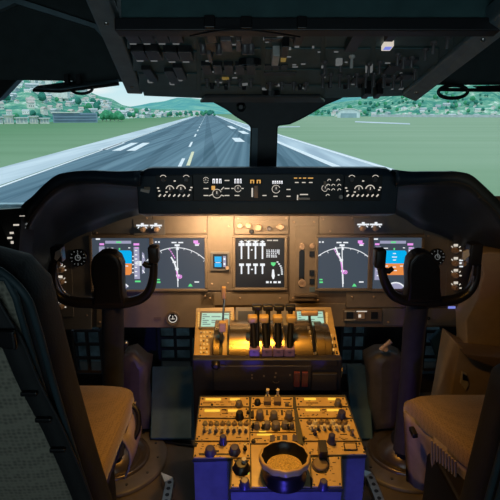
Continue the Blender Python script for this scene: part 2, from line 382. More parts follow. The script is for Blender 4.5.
def block(name, px0, px1, d, h, mats_, lb, kind_):
    t0, t1 = az(px0), az(px1); p = V((d*math.sin(t0), d*math.cos(t0), G)); q = V((d*math.sin(t1), d*math.cos(t1), G)); F = Fr(p, q-p, (0, 0, 1)); w = (q-p).length
    return p, q, F, w
p, q, F, w = block('', 51, 96, 462, 9, None, '', '')
T = thing('terminal_building', p, 'long low blue grey airport building with window bands beside the tree clump', 'building')
mb = MB().fbox(F, 0, 0, w, 8, -14, 0); obj('wall', mb, mat('terminal_wall', (.22, .34, .44), .7, scale=.1), T)
mb = MB()
for k in range(3): mb.fbox(F, 1, 1.2+k*2.3, w-1, 2.2+k*2.3, 0, .3)
obj('window_band', mb, mat('terminal_glass', (.1, .17, .26), .3, scale=.1), T)
mb = MB().fbox(F, -1, 8, w*.6, 8.7, -15, 1); obj('roof', mb, hw[0], T)
p, q, F, w = block('', -12, 47, 432, 9, None, '', '')
for i, (f0, f1_, hh) in enumerate(((0, .2, 4.5), (.22, .38, 6), (.42, .62, 4), (.66, .8, 5), (.84, 1, 3.5))):
    T = thing('warehouse', F.P(w*f0, 0), ['white airport shed at the left picture edge', 'taller white airport shed, second along the field edge', 'wide low white shed in the middle of the field edge row', 'white shed, fourth along the field edge', 'lowest white shed, next to the blue grey airport building'][i], 'building')
    obj('wall', MB().fbox(F, w*f0, 0, w*f1_, hh, -14, 0), hw[i % 2], T); obj('roof', MB().fbox(F, w*f0-1, hh, w*f1_+1, hh+.8, -15, 1), roofm[1], T)
    mb = MB()
    for k in range(3): mb.fbox(F, w*f0+w*(f1_-f0)*(k+.2)/3, 1, w*f0+w*(f1_-f0)*(k+.8)/3, 4, 0, .2)
    obj('door', mb, hw[2], T)
p, q, F, w = block('', 338, 361, 850, 9, None, '', '')
T = thing('hangar', p, 'white hangar with a rounded roof beyond the field under the overhead panel', 'hangar')
n_ = 10; arc = [(w/2-w/2*math.cos(PI*k/n_), 7+7*math.sin(PI*k/n_)) for k in range(n_+1)]
obj('wall', MB().prism(F, [(0, 0)]+arc+[(w, 0)], -45, 0), mat('hangar_wall', (.6, .72, .76), .7, scale=.1), T)
rf = MB()
for (a0, b0), (a1, b1) in zip(arc, arc[1:]): rf.prism(F, [(a0, b0), (a1, b1), (a1, b1+.8), (a0, b0+.8)], -46, 1)
obj('roof', rf, hw[0], T)
obj('door', MB().fbox(F, w*.15, 0, w*.85, 7, 0, .3), mat('hangar_door', (.28, .42, .48), .7, scale=.1), T)
p = Pl(az(52), .2)
T = thing('church', p, 'white church with a slim steeple above the town on the hillside', 'church')
F = Fr(p, (1, 0, 0), (0, 0, 1)); obj('nave', MB().fbox(F, 0, -4, 22, 9, -12, 0), hw[0], T); obj('tower', MB().fbox(F, -7, -4, 0, 24, -7, 0), hw[0], T)
obj('spire', MB().lathe(Fr(F.P(-3.5, 24, -3.5), (1, 0, 0), (0, 1, 0)), 0, 0, [(4, 0), (0.05, 14)], 8), roofm[0], T)
# low bright boundary wall/road along the right field edge
p, q, F, w = block('', 372, 560, 1000, 9, None, '', '')
obj('boundary_wall', MB().fbox(F, 0, 0, w, 4.5, -3, 0), hw[2], label='long low pale grey wall along the far edge of the right field', cat='wall')

# ================================================================ COCKPIT SHELL
obj('floor', MB().box(-1.4, -1.3, -.05, 1.4, 2.5, 0), M['floor'], kind='structure')
obj('wall_left', MB().box(-1.45, -1.3, 0, -1.4, 1.75, 1.95), M['wall'], kind='structure')
obj('wall_right', MB().box(1.4, -1.3, 0, 1.45, 1.75, 1.95), M['wall'], kind='structure')
obj('wall_back', MB().box(-1.45, -1.35, 0, 1.45, -1.3, 1.95), M['wall'], kind='structure')
obj('wall_front', MB().box(-1.45, 2.45, 0, 1.45, 2.5, .86), M['lattback'], kind='structure')  # pale mottled colour stands in for daylight seen through the footwell lattices
# nose sides below the windshield sill
obj('wall_left', MB().box(-1.45, 1.75, 0, -1.4, 2.5, .86), M['wall'], kind='structure')
obj('wall_right', MB().box(1.4, 1.75, 0, 1.45, 2.5, .86), M['wall'], kind='structure')
# ceiling: slopes up and back over the crew
mb = MB(); yz = [(.80, 1.485), (.0, 1.72), (-1.35, 1.9), (-1.35, 1.97), (1.5, 1.97), (1.5, 1.6), (.80, 1.52)]
FX = Fr((0, 0, 0), (0, 1, 0), (0, 0, 1))      # a=Y, b=Z, normal=+X
mb.prism(FX, yz, -1.45, 1.45); obj('ceiling', mb, M['ceil'], kind='structure')
# window header left and right: thick dark beams closing the windows' top
def header(name, x0, x1, rowL, rowR, Y0, Y1):
    a0 = at(x0, rowL, Y0); a1 = at(x1, rowR, Y0); dz = .02
    mb = MB().hexa([a0, a1, V((a1.x, Y1, a1.z+dz)), V((a0.x, Y1, a0.z+dz)), V((a0.x, Y0, 1.7)), V((a1.x, Y0, 1.7)), V((a1.x, Y1, 1.7)), V((a0.x, Y1, 1.7))])
    return obj(name, mb, M['ceil'], kind='structure')
header('trim_1', -200, 122, 76, 82, 1.42, 1.62)
header('trim_2', 400, 750, 85, 85, 1.42, 1.62)
obj('ceiling', MB().box(-1.45, 1.6, 1.5, 1.45, 2.1, 1.6), M['ceil'], kind='structure')
# dark window corner at the far left, centre post with flared top
FW = Fr((0, 1.95, 0), (1, 0, 0), (0, 0, 1))
obj('trim_3', MB().pxp(FW, [(-80, 60), (22, 70), (18, 79), (0, 98), (-80, 140)], -.05, 0), M['black'], kind='structure', bev=.004)
mb = MB().pxp(FW, [(195, 70), (350, 70), (343, 98), (326, 105), (311, 114), (300, 120), (290, 124.5), (278, 126), (276.5, 172), (249, 172), (250.5, 127), (246, 123), (236, 117), (226, 109.5), (207, 99)], -.08, 0)
obj('trim_4', mb, M['dark'], kind='structure', bev=.006)
obj('trim_7', MB().lathe(FW, *FW.px(241, 107), [(.018, 0), (.018, .01), (.008, .014)], 18), M['black2'], kind='structure')
obj('trim_5', MB().pxp(FW, [(252, 128), (258, 128), (257, 170), (251, 170)], 0, .006), M['strut'], kind='structure')

# diagonal struts framing the overhead panel
def strut(name, P4, Ya, Yb, th, label):
    p = [at(P4[0][0], P4[0][1], Ya), at(P4[1][0], P4[1][1], Ya), at(P4[2][0], P4[2][1], Yb), at(P4[3][0], P4[3][1], Yb)]
    up = V((0, 0, th)); mb = MB().hexa([p[0], p[1], p[2], p[3], p[0]+up, p[1]+up, p[2]+up, p[3]+up])
    T = obj(name, mb, M['strut'], label=label, cat='strut', bev=.004)
    s = MB()
    for f in (.12, .8):
        c = p[0].lerp(p[3], f).lerp(p[1].lerp(p[2], f), .5); s.lathe(Fr(c, (1, 0, 0), (0, -1, 0)), 0, 0, [(.004, -.002), (.004, .002), (.002, .003)], 10)
    obj('screw', s, M['steel'], T)
strut('overhead_strut', [(127, 94), (143, 94.5), (107, -6), (82, -6)], 1.26, .80, .03, 'blue grey slanting metal strut left of the overhead switch panel')
strut('overhead_strut', [(401, 96), (416, 102), (522, 22), (506, 8)], 1.26, .78, .03, 'dark grey slanting metal strut right of the overhead switch panel')
# inner line of the left ceiling lining
FCL = Fr((0, 1.40, 0), (1, 0, 0), (0, 0, 1))
obj('trim_6', MB().pxp(FCL, [(-5, 2), (14, -3), (96, 24), (118, 50), (118, 54), (94, 28), (14, 3), (-5, 12)], -.01, .012), M['strut'], kind='structure')

# ================================================================ OVERHEAD PANEL
o0 = at(265, 97, 1.30); o1 = at(265, 22, .85)
FO = Fr(o0, (1, 0, 0), o1-o0)      # b runs back towards the viewer, normal down
OT = thing('overhead_console', o0, 'dark grey overhead panel full of switches across the top between the two struts', 'overhead panel')
mb = MB()
pts = [(136, 94), (150, 95), (200, 98.5), (300, 99.5), (405, 96), (412, 96)]
plate = [FO.px(x, y) for x, y in [(144, 96), (205, 98.5), (320, 98.5), (404, 96), (498, 20), (121, 20)]]
mb.prism(FO, plate, -.05, 0); obj('backing_plate', mb, M['oh'], OT, bev=.002)
mb = MB().prism(FO, [FO.px(x, y) for x, y in [(200, 99.5), (325, 99.5), (320, 94), (205, 94)]], 0, .008); obj('front_lip', mb, M['dark'], OT, bev=.002)
mb = MB().prism(FO, [FO.px(x, y) for x, y in [(119, 24), (502, 24), (508, 17), (114, 17)]], 0, .02); obj('rear_lip', mb, M['black'], OT, bev=.002)
# module plates
def omod(x0, y0, x1, y1, m='oh'):
    F = FO; a = [F.px(x0+1, y1-1, .003), F.px(x1-1, y1-1, .003), F.px(x1-1, y0+1, .003), F.px(x0+1, y0+1, .003)]
    obj('switch_module', MB().prism(F, a, 0, .003), M[m], OT, bev=.001)
for r in ((126, 26, 198, 50), (132, 51, 198, 72), (138, 73, 198, 93), (200, 26, 262, 47), (200, 48, 262, 68), (200, 69, 262, 84), (200, 85, 262, 95), (264, 26, 322, 47), (264, 48, 322, 68), (264, 69, 322, 84), (264, 85, 322, 95),
          (324, 26, 372, 47), (324, 48, 372, 66), (324, 67, 372, 82), (324, 83, 372, 94), (374, 26, 455, 47), (374, 48, 440, 66), (374, 67, 420, 82), (374, 83, 404, 94)): omod(*r)
def blockb(name, x0, y0, x1, y1, c1, m, c0=0, bev=.0015):
    obj(name, MB().pxr(FO, x0, y0, x1, y1, c0, c1, .001), m, OT, bev=bev)
# black switch guards with pale lower edge, left part
def guard(x, y, w=13, h=9, d=.016):
    blockb('switch_guard', x-w/2, y-h/2, x+w/2, y+h/2, d, M['black2'])
    blockb('legend', x-w*.25, y+h/2, x+w*.25, y+h/2+1.2, d*.7, E['gl'], bev=0)
for x, y in ((133, 39), (147, 39), (162, 39), (176, 39), (140, 56), (154, 56), (172, 57), (186, 57)): guard(x, y)
for x, y in ((150, 76), (172, 78), (180, 74)): guard(x, y, 9, 12, .012)
def okn(x, y, r, h, m, name='knob'):
    a, b = FO.px(x, y, h); mb = MB().lathe(FO, a, b, [(r*1.25, 0), (r*1.2, h*.3), (r, h*.4), (r*.9, h), (r*.6, h*1.05)], 14)
    obj(name, mb, m, OT)
def otg(x, y, m='kgrey', L=.02):
    a, b = FO.px(x, y); p = FO.P(a, b, .003); q = FO.P(a, b-.004, L)
    mb = MB().lathe(FO, a, b, [(.006, .003), (.006, .006), (.004, .008)], 8); mb.tube([p, q, q+(q-p)*.15], [.0022, .0034, .0028], 8); obj('toggle_switch', mb, M[m], OT)
# yellow lit strips along the rear edge
for x0, x1 in ((198, 206), (217, 223), (225, 231), (234, 241), (246, 258)): blockb('lamp_strip', x0, 28, x1, 31.5, .004, E['dimy'], bev=0)
for x0, x1 in ((343, 349), (361, 368), (376, 384)): blockb('lamp_strip', x0, 31, x1, 33.5, .004, E['dimy'], bev=0)
blockb('fire_handle', 206, 27, 216, 43, .018, M['black2']); blockb('fire_handle', 241, 28, 252, 44, .018, M['black2'])
blockb('fire_handle', 295, 28, 304, 46, .018, M['black2']); blockb('fire_handle', 350, 30, 362, 52, .018, M['black2']); blockb('fire_handle', 388, 30, 397, 42, .018, M['black2'])
blockb('rocker', 206, 44, 216, 52, .014, mat('rocker_tan', (.2, .14, .09), .5)); blockb('rocker', 281, 47, 288, 58, .02, M['black2']); blockb('rocker', 281, 58, 286, 62, .02, E['dimy'], bev=0)
blockb('rocker', 208, 54, 212, 63, .02, M['kgrey']); blockb('rocker', 272, 56, 279, 66, .02, M['kwhite'])
blockb('rocker', 221, 41, 232, 52, .01, M['kgrey']); blockb('rocker', 236, 41, 241, 52, .014, M['kgrey'])
for x in (203, 219, 245, 251): okn(x, 54, .006, .018, M['kgrey'])
for x in (207, 218, 229, 240, 251): blockb('rotary_block', x-4.4, 66, x+4.4, 75, .012, M['black2']); otg(x, 78, 'kgrey', .018)
blockb('lit_window', 222, 78, 229, 80, .005, E['dimy'], bev=0)
for x in (268, 276, 284): blockb('button', x-3.5, 66, x+3.5, 70, .006, M['black2'], bev=.0008)
for x0, y0, x1, y1 in ((264, 39, 300, 42), (264, 73, 296, 76), (266, 84, 278, 86), (283, 84, 295, 86)): blockb('slot', x0, y0, x1, y1, .005, M['black2'])
for x in (270, 282, 294, 306): otg(x, 81, 'kgrey', .018); okn(x, 88, .005, .01, M['kgrey'])
for x, y in ((323, 73), (331, 72), (340, 73), (349, 74), (357, 72), (366, 73), (374, 72), (384, 73), (394, 74)): otg(x, y, 'kgrey', .026)
for x, y in ((325, 60), (341, 58), (352, 54), (369, 62), (380, 60)): otg(x, y, 'kwhite' if x in (352,) else 'kgrey', .022)
blockb('lit_window', 383, 46, 392, 51, .012, E['leg']); blockb('lit_window', 384, 47, 391, 50, .0125, E['blu'], bev=0)
blockb('legend', 336, 64, 342, 66, .014, E['gl'], bev=0); blockb('legend', 366, 71, 372, 73, .014, E['gl'], bev=0); blockb('legend', 320, 26, 331, 27.5, .005, E['gl'], bev=0)
for x0, y0, x1, y1 in ((386, 66, 398, 74), (400, 60, 416, 66), (398, 75, 412, 80), (378, 78, 392, 84), (352, 78, 366, 84), (396, 66, 404, 71)): blockb('button', x0, y0, x1, y1, .008, M['dark'])
for x, y in ((404, 56), (412, 55), (426, 47), (434, 40), (398, 52), (448, 34), (415, 68), (402, 76)): otg(x, y, 'kgrey', .02)
for x, y in ((212, 89), (226, 90), (244, 90), (300, 90), (330, 88), (345, 89), (360, 88), (375, 88), (388, 86)): okn(x, y, .005, .012, M['black2'])
random.seed(2)
for k in range(46):
    x = random.uniform(200, 400); y = random.uniform(34, 92); blockb('legend', x, y, x+random.uniform(2, 6), y+.7, .0042, E['gl'], bev=0)
# small lamp hanging below the front edge, right
for x in (366, 378):
    T = obj('clip', MB().pxr(FO, x-3, 94, x+3, 99, 0, .03, .003), M['black2'], OT, bev=.002)
for x, Y in ((.05, 1.24), (.0, 1.02)):
    zz = o0.z+(1.30-Y)*(o1.z-o0.z)/(o0.y-.85); obj('map_lamp', MB().ring(Fr((x, Y, zz), (1, 0, 0), (0, -1, 0)), 0, 0, 0, .012, .016, .022, n=20), M['black2'], OT)
# slim wire hanging across
obj('cable', MB().tube([FO.P(*FO.px(x, y, .03), .03) for x, y in spline([(190, 36), (215, 31), (245, 30), (275, 33), (300, 37)], 16)], .0014, 6), M['black2'], OT)

# sun visor and pull loop, left window; grab loop, right window
FV = Fr((0, 1.36, 0), (1, 0, 0), (0, 0, 1))
T = thing('sun_visor', at(75, 88, 1.36), 'black folded sun visor blade hanging at the top of the left window', 'sun visor')
p = [at(33, 90, 1.30), at(60, 90.5, 1.28), at(119, 83.5, 1.32), at(119, 80.5, 1.42), at(76, 82, 1.44), at(37, 87.3, 1.42)]
d = V((0, 0, .004)); n_ = len(p)
mb = MB().add(p+[q+d for q in p], [tuple(range(n_))[::-1], tuple(range(n_, 2*n_))]+[(i, (i+1) % n_, n_+(i+1) % n_, n_+i) for i in range(n_)])
obj('blade', mb, M['strut'], T, bev=.003)
mb = MB().tube([at(x, y, 1.29) for x, y in ((33, 90.5), (60, 91.5), (92, 87.5), (119, 84))], .0035, 8); obj('rim', mb, M['black2'], T)
for x in (66, 78): obj('hanger', MB().pxr(FV, x-2, 74, x+2, 84, -.02, 0, .001), M['black2'], T)
obj('pull_loop', MB().tube([at(x, y, 1.28) for x, y in spline([(71, 90), (76, 93), (84, 93.5), (91, 91), (93, 87)], 16)], .0035, 8), M['black2'], T)
T = thing('grab_handle', at(453, 92, 1.34), 'black oval grab loop with a straight bar below the right ceiling edge', 'handle')
obj('loop', MB().tube([at(453+15*math.cos(t)*(1 if abs(math.cos(t)) < .9 else .98), 91.8+6.4*math.sin(t)-1.2*math.cos(t)*.3, 1.34) for t in [2*PI*k/28 for k in range(28)]], .0045, 8, closed=True), M['black2'], T)
obj('bar', MB().tube([at(440, 89.5, 1.34), at(470, 90, 1.34), at(515, 90, 1.36)], .0045, 8), M['black2'], T)
obj('ceiling_mount', MB().hexa([at(484, 92, 1.36), at(530, 92, 1.36), at(530, 92, 1.42), at(484, 92, 1.42), at(472, 86, 1.36), at(530, 84, 1.36), at(530, 84, 1.42), at(472, 86, 1.42)]), M['black2'], T)

# ================================================================ GLARESHIELD
FG = Fr((0, 1.56, 0), (1, 0, 0), (0, 0, 1))
GT = thing('glareshield', at(265, 190, 1.58), 'black glareshield hood curving over the whole instrument panel under the windows', 'glareshield')
def prof(x, lift=0):       # y,z profile of the centre block
    return [V((x, 1.57, at(265, 214, 1.57).z)), V((x, 1.565, at(265, 176, 1.565).z)), V((x, 1.585, at(265, 168, 1.585).z+lift)), V((x, 1.61, at(265, 166.5, 1.61).z+lift)),
            V((x, 2.08, .985)), V((x, 2.08, .925)), V((x, 1.66, at(265, 216, 1.66).z))]
xl = at(137, 190, 1.57).x; xr = at(398, 190, 1.57).x
rows = [prof(xl, -.018), prof(xl+.035, -.002), prof(xl+.05, 0), prof(xr-.06, 0), prof(xr-.035, -.002), prof(xr, -.02)]
mb = MB(); m_ = len(rows[0]); mb.add([p for r in rows for p in r], [(i*m_+k, i*m_+(k+1) % m_, (i+1)*m_+(k+1) % m_, (i+1)*m_+k) for i in range(len(rows)-1) for k in range(m_)]+[tuple(range(m_))[::-1], tuple(range((len(rows)-1)*m_, len(rows)*m_))])
obj('center_hood', mb, M['hood'], GT, bev=.004)
def wing(outer, lip, inner):
    N_ = 40; O = spline(outer, N_); Lp = spline(lip, N_); I = spline(inner, N_)
    YO = 1.50; rows = [[], [], [], [], [], []]
    for k in range(N_):
        o = at(*O[k], YO); l = at(*Lp[k], YO-.005); i = at(*I[k], 1.785)
        rows[0].append(V((o.x*1.15, 2.08, min(.98, o.z-.08)))); rows[1].append(V((o.x*1.005, YO+.05, o.z-.003))); rows[2].append(o); rows[3].append(l)
        mid = l.lerp(i, .45)+V((0, .03, .035)); rows[4].append(mid); rows[5].append(i)
    mb = MB(); mb.grid(rows[:3]); mb.grid([rows[2], rows[3]]); fine = []
    A = [spline([rows[3][k], rows[4][k], rows[5][k]], 8) for k in range(N_)]
    for j in range(8): fine.append([V(A[k][j]) for k in range(N_)])
    mb.grid(fine); obj('side_hood', mb, M['hood'], GT, solid=.006)
    obj('edge_piping', MB().tube([r+V((0, -.002, 0)) for r in rows[3]], .0025, 6), M['dark'], GT)
wing([(140, 172), (115, 173), (90, 172), (70, 173), (57, 176), (45, 185), (33, 197), (22, 207), (12, 228), (4, 250), (0, 275)],
     [(140, 186), (118, 184), (95, 182), (77, 182), (62, 185), (50, 193), (40, 204), (31, 216), (24, 231), (18, 248), (12, 280)],
     [(140, 214), (128, 217), (116, 221), (103, 226), (90, 231), (78, 236), (67, 242), (60, 247), (53, 257), (49, 268), (46, 290)])
wing([(396, 171), (412, 173), (430, 173), (448, 173), (460, 173), (471, 176), (484, 187), (500, 203), (516, 222), (530, 245), (545, 275)],
     [(396, 186), (412, 184), (430, 183), (448, 182), (460, 183), (470, 187), (482, 198), (497, 213), (508, 232), (518, 252), (530, 280)],
     [(396, 214), (406, 219), (416, 226), (426, 230), (436, 233), (446, 237), (456, 242), (466, 247), (478, 251), (492, 255), (510, 262)])
s = MB()
for x, y, Y in ((398, 180, 1.52), (479, 197, 1.495), (77, 183, 1.495), (440, 183, 1.5), (200, 210, 1.565), (270, 210, 1.565)): s.cyl(Fr(at(x, y, Y-.003), (1, 0, 0), (0, 0, 1)), 0, 0, -.003, .003, .004, n=10)
obj('screw', s, M['dark'], GT)

# ---- autopilot panel in the hood's centre; FG2 lies on its face
FG2 = Fr((0, 1.556, 0), (1, 0, 0), (0, 0, 1))
AP = thing('autopilot_panel', at(253, 198, 1.56), 'long black autopilot panel with backlit buttons and digit windows in the hood centre', 'control panel')
obj('face_plate', MB().pxr(FG2, 193, 174, 341, 201, -.006, .002, .003), M['black'], AP, bev=.0015)
def lit(P, F, x0, y0, x1, y1, c=.004, m='leg', name='button'):
    """a black key with a lit bar"""
    o = obj(name, MB().pxr(F, x0, y0, x1, y1, 0, c, .0012), M['black2'], P, bev=.0008)
    obj('legend', MB().pxr(F, x0+.25*(x1-x0)*.4, (y0+y1)/2-.45, x1-.25*(x1-x0)*.4, (y0+y1)/2+.45, c, c+.0006), E[m], o)
def kn(P, F, x, y, r, h, m='kgrey', name='knob', ptr=None, base=None, n=18, lab=None):
    a, b = F.px(x, y, h*.5); mb = MB()
    if base: mb.cyl(F, a, b, 0, base[1], base[0], n=n)
    c0 = base[1] if base else 0
    mb.lathe(F, a, b, [(r*1.12, c0), (r*1.1, c0+h*.18), (r, c0+h*.25), (r*.94, c0+h*.92), (r*.8, c0+h)], n, lobes=9 if r > .006 else 0, amp=.03)
    o = obj(name, mb, M[m], P, label=lab)
    if ptr: obj('pointer', MB().fbox(F, a-r*.12, b, a+r*.12, b+r*.9, c0+h, c0+h+.0008), E[ptr], o)
    return o
def win(P, F, x0, y0, x1, y1, m='hud', n=3):
    o = obj('digit_window', MB().pxr(F, x0, y0, x1, y1, 0, .002, .001), E['scrk'], P); w = (x1-x0)/n; mb = MB()
    for k in range(n):
        X = x0+w*k; mb.pxr(F, X+w*.18, y0+.8, X+w*.38, y1-.6, .002, .0024); mb.pxr(F, X+w*.6, y0+.8, X+w*.8, y1-.6, .002, .0024); mb.pxr(F, X+w*.18, y0+.8, X+w*.8, y0+1.7, .002, .0024)
    obj('digits', mb, E[m], o)
for args in ((203, 179, 209, 182), (203, 187, 209, 190), (203, 194, 209, 197), (224, 179, 230, 182), (224, 187, 230, 190), (224, 194, 230, 197), (231, 187, 234, 190), (241, 187, 244, 190), (234, 194, 240, 197), (262, 194, 267, 197),
             (273, 195, 278, 197.6), (286, 188, 291, 191), (286, 195, 291, 197.6), (294.5, 181, 299, 184), (301.5, 181, 306, 184), (308.5, 181, 313, 184)): lit(AP, FG2, *args)
for x0, x1 in ((294, 298), (299, 302), (303, 307), (308, 314)): obj('legend', MB().pxr(FG2, x0, 177.6, x1-.8, 178.6, .002, .0026), E['amb'], AP)
win(AP, FG2, 212, 178, 222, 184); win(AP, FG2, 234, 178, 242, 184); win(AP, FG2, 272, 180, 283, 184.5, n=5); win(AP, FG2, 249, 179, 262, 184, m='amb', n=2)
for x, y, r in ((217, 193.5, .0095), (238, 188.5, .007), (276, 189, .0085), (206, 180, .006), (325, 188, .007)): 
    kn(AP, FG2, x, y, r, .014, 'kgrey', ptr='leg')
    a, b = FG2.px(x, y); obj('dial_mark', MB().ring(FG2, a, b, .002, .0028, r*1.35, r*1.55, 20, 340, 20), E['leg'], AP)
mb = MB()
for x0, y0, x1, y1 in ((209, 196, 213, 194), (221, 190, 224, 187), (221, 195, 224, 196)): mb.pxl(FG2, x0, y0, x1, y1, .8, .002, .0028)
obj('legend', mb, E['leg'], AP)
obj('vertical_speed_wheel', MB().pxr(FG2, 254, 186, 258, 198, 0, .012, .001), M['knob'], AP, bev=.001); obj('legend', MB().pxr(FG2, 251.5, 188, 253, 197, .002, .0026), E['leg'], AP)
obj('disengage_bar', MB().pxr(FG2, 298, 198, 310, 199.8, 0, .01, .001), M['kwhite'], AP, bev=.001); obj('legend', MB().pxr(FG2, 300, 194, 308, 195, .002, .0026), E['leg'], AP); obj('legend', MB().pxr(FG2, 297, 195, 298.2, 200, .002, .0026), E['leg'], AP)
obj('lit_cap', MB().pxr(FG2, 211.5, 186, 215, 190, 0, .006, .001), E['amb'], AP)
obj('thumb_switch', MB().pxr(FG2, 323.8, 181.5, 326.2, 186, .002, .008, .001), M['knob'], AP)
# ---- display control panels each side of it
def efis(x0, x1, label, mirror):
    T = thing('display_control_panel', at((x0+x1)/2, 200, 1.56), label, 'control panel')
    obj('face_plate', MB().pxr(FG2, x0, 175, x1, 201, -.006, .002, .002), M['black'], T, bev=.0015)
    W = x1-x0
    for fx, r in ((.2, .0075), (.82, .0075)):
        kn(T, FG2, x0+W*fx, 179.5, r, .01, 'kgrey'); a, b = FG2.px(x0+W*fx, 178.4)
        obj('dial_mark', MB().ring(FG2, a, b, .002, .0026, r*1.25, r*1.5, 30, 150, 10), E['leg'], T)
    for fx, r in ((.38, .0085), (.68, .0095)):
        kn(T, FG2, x0+W*fx, 189.5, r, .012, 'kgrey', ptr='leg'); a, b = FG2.px(x0+W*fx, 189.5)
        obj('dial_mark', MB().ring(FG2, a, b, .002, .0028, r*1.3, r*1.6, 10, 170, 16), E['leg'], T)
    for k in range(7):
        X = x0+W*(.06+.13*k); o = obj('button', MB().pxr(FG2, X, 193.6, X+W*.085, 197.4, 0, .005, .001), M['black2'], T, bev=.0006)
        obj('legend', MB().pxl(FG2, X+.6, 196.6, X+W*.085-.6, 194.4, 1.3, .005, .0056), E['leg'], o)
    mb = MB()
    for fx, y in ((.05, 188), (.08, 191), (.92, 190), (.95, 187.5), (.5, 181), (.28, 192)): mb.pxr(FG2, x0+W*fx-.8, y-.6, x0+W*fx+1.2, y+.6, .002, .0027)
    obj('legend', mb, E['leg'], T)
efis(156, 193, 'black display control panel at the left end of the hood face', 0)
efis(344, 382, 'black display control panel at the right end of the hood face', 1)
T = thing('selector_panel', at(333, 200, 1.56), 'small black selector panel of arched lit keys between autopilot and right display controls', 'control panel')
obj('face_plate', MB().pxr(FG2, 322, 175, 343, 201, -.008, .0018, .001), M['black'], T)
for x, y in ((329, 180.5), (338, 180.5), (328, 185.5), (333, 185.5), (339, 185.5), (328, 190), (333, 190), (339, 190), (327.5, 195.5)):
    a, b = FG2.px(x, y); o = obj('button', MB().cyl(FG2, a, b, 0, .005, .0055, n=12), M['black2'], T); obj('legend', MB().ring(FG2, a, b, .005, .0056, .0038, .0056, 10, 190, 10), E['leg'], o)
kn(T, FG2, 341, 197, .006, .01, 'kwhite')
mb = MB().pxr(FG2, 144, 187, 150, 190, .0, .004, .001); obj('map_lamp', mb, M['knob'], GT)
mb = MB().pxl(FG2, 140.5, 190, 149, 192, 2.6, -.002, .01); obj('clip', mb, M['kwhite'], GT)

# ================================================================ MAIN INSTRUMENT PANEL  (plane Y = 1.80)
FP = Fr((0, 1.80, .77), (1, 0, 0), (0, .15, 1))
IP = thing('instrument_panel', at(265, 328, 1.80), 'brown main instrument panel spanning under the glareshield with screw heads and plates', 'instrument panel')
obj('backing_board', MB().pxr(FP, 46, 196, 497, 327, -.02, -.004), M['brown2'], IP)
def plate(pts, m='brown', c=.002):
    mb = MB().pxp(FP, pts, -.004, c); return obj('panel_plate', mb, M[m], IP, bev=.0015)
def rp(x0, y0, x1, y1, m='brown', c=.002): return plate([(x0+.4, y1-.4), (x1-.4, y1-.4), (x1-.4, y0+.4), (x0+.4, y0+.4)], m, c)
rp(50, 225, 92, 330, 'greyp'); rp(92, 200, 152, 234, 'greyp'); rp(96, 292, 215, 328); rp(152, 200, 207, 234); rp(207, 200, 234, 291); rp(234, 200, 289, 234, 'brown', .004)  # grey outer plates paint in how the brown looks outside the amber light
rp(289, 200, 319, 302); rp(319, 200, 370, 234); rp(370, 200, 424, 234, 'greyp'); rp(200, 292, 289, 306, 'brown'); rp(289, 303, 346, 327, 'brown'); rp(346, 292, 424, 308, 'brown'); rp(382, 308, 470, 326, 'greyp'); rp(424, 226, 470, 308, 'greyp')
rp(470, 245, 494, 326, 'greyp')
mb = MB()
for x, y in ((212, 218), (221, 217), (229, 226), (212, 284), (228, 283), (205, 231), (195, 208), (238, 218), (286, 218), (237, 229), (294, 222), (314, 222), (301, 227), (323, 219), (330, 231), (352, 218), (352, 297), (374, 297), (418, 297), (100, 296), (205, 296), (205, 322), (100, 322),
             (150, 296), (60, 232), (87, 232), (60, 325), (87, 315), (210, 298), (280, 298), (428, 236), (466, 260), (466, 322), (388, 322), (147, 218), (97, 233), (318, 300), (293, 298), (240, 298)):
    a, b = FP.px(x, y); mb.lathe(FP, a, b, [(.0042, .0), (.0042, .0035), (.002, .0045)], 10)
obj('screw', mb, M['knob'], IP, kind='stuff')
# display units
def du(x0, y0, x1, y1, label, scr='scr'):
    T = thing('display_unit', at((x0+x1)/2, y1+3, 1.79), label, 'display')
    a0, b0 = FP.px(x0, y1); a1, b1 = FP.px(x1, y0); w = .011; mb = MB()
    for r in ((a0-w, b0-w, a1+w, b0), (a0-w, b1, a1+w, b1+w), (a0-w, b0, a0, b1), (a1, b0, a1+w, b1)): mb.fbox(FP, *r, -.002, .01)
    obj('bezel', mb, M['brown'], T, bev=.003)
    obj('screen', MB().fbox(FP, a0, b0, a1, b1, -.002, .003), E[scr], T)
    return T
C0, C1 = .003, .0036
def sy(T, name, m, rects=(), lines=(), polys=(), fn=None, c=0):
    if not fn and len(rects)+len(lines)+len(polys) > 1:
        for r in rects: sy(T, name, m, rects=[r], c=c)
        for l in lines: sy(T, name, m, lines=[l], c=c)
        for p in polys: sy(T, name, m, polys=[p], c=c)
        return
    mb = MB()
    for r in rects: mb.pxr(FP, *r, C0+c, C1+c)
    for l in lines: mb.pxl(FP, *l, C0+c, C1+c)
    for p in polys: mb.pxp(FP, p, C0+c, C1+c)
    if fn: fn(mb)
    return obj(name, mb, E[m], T)
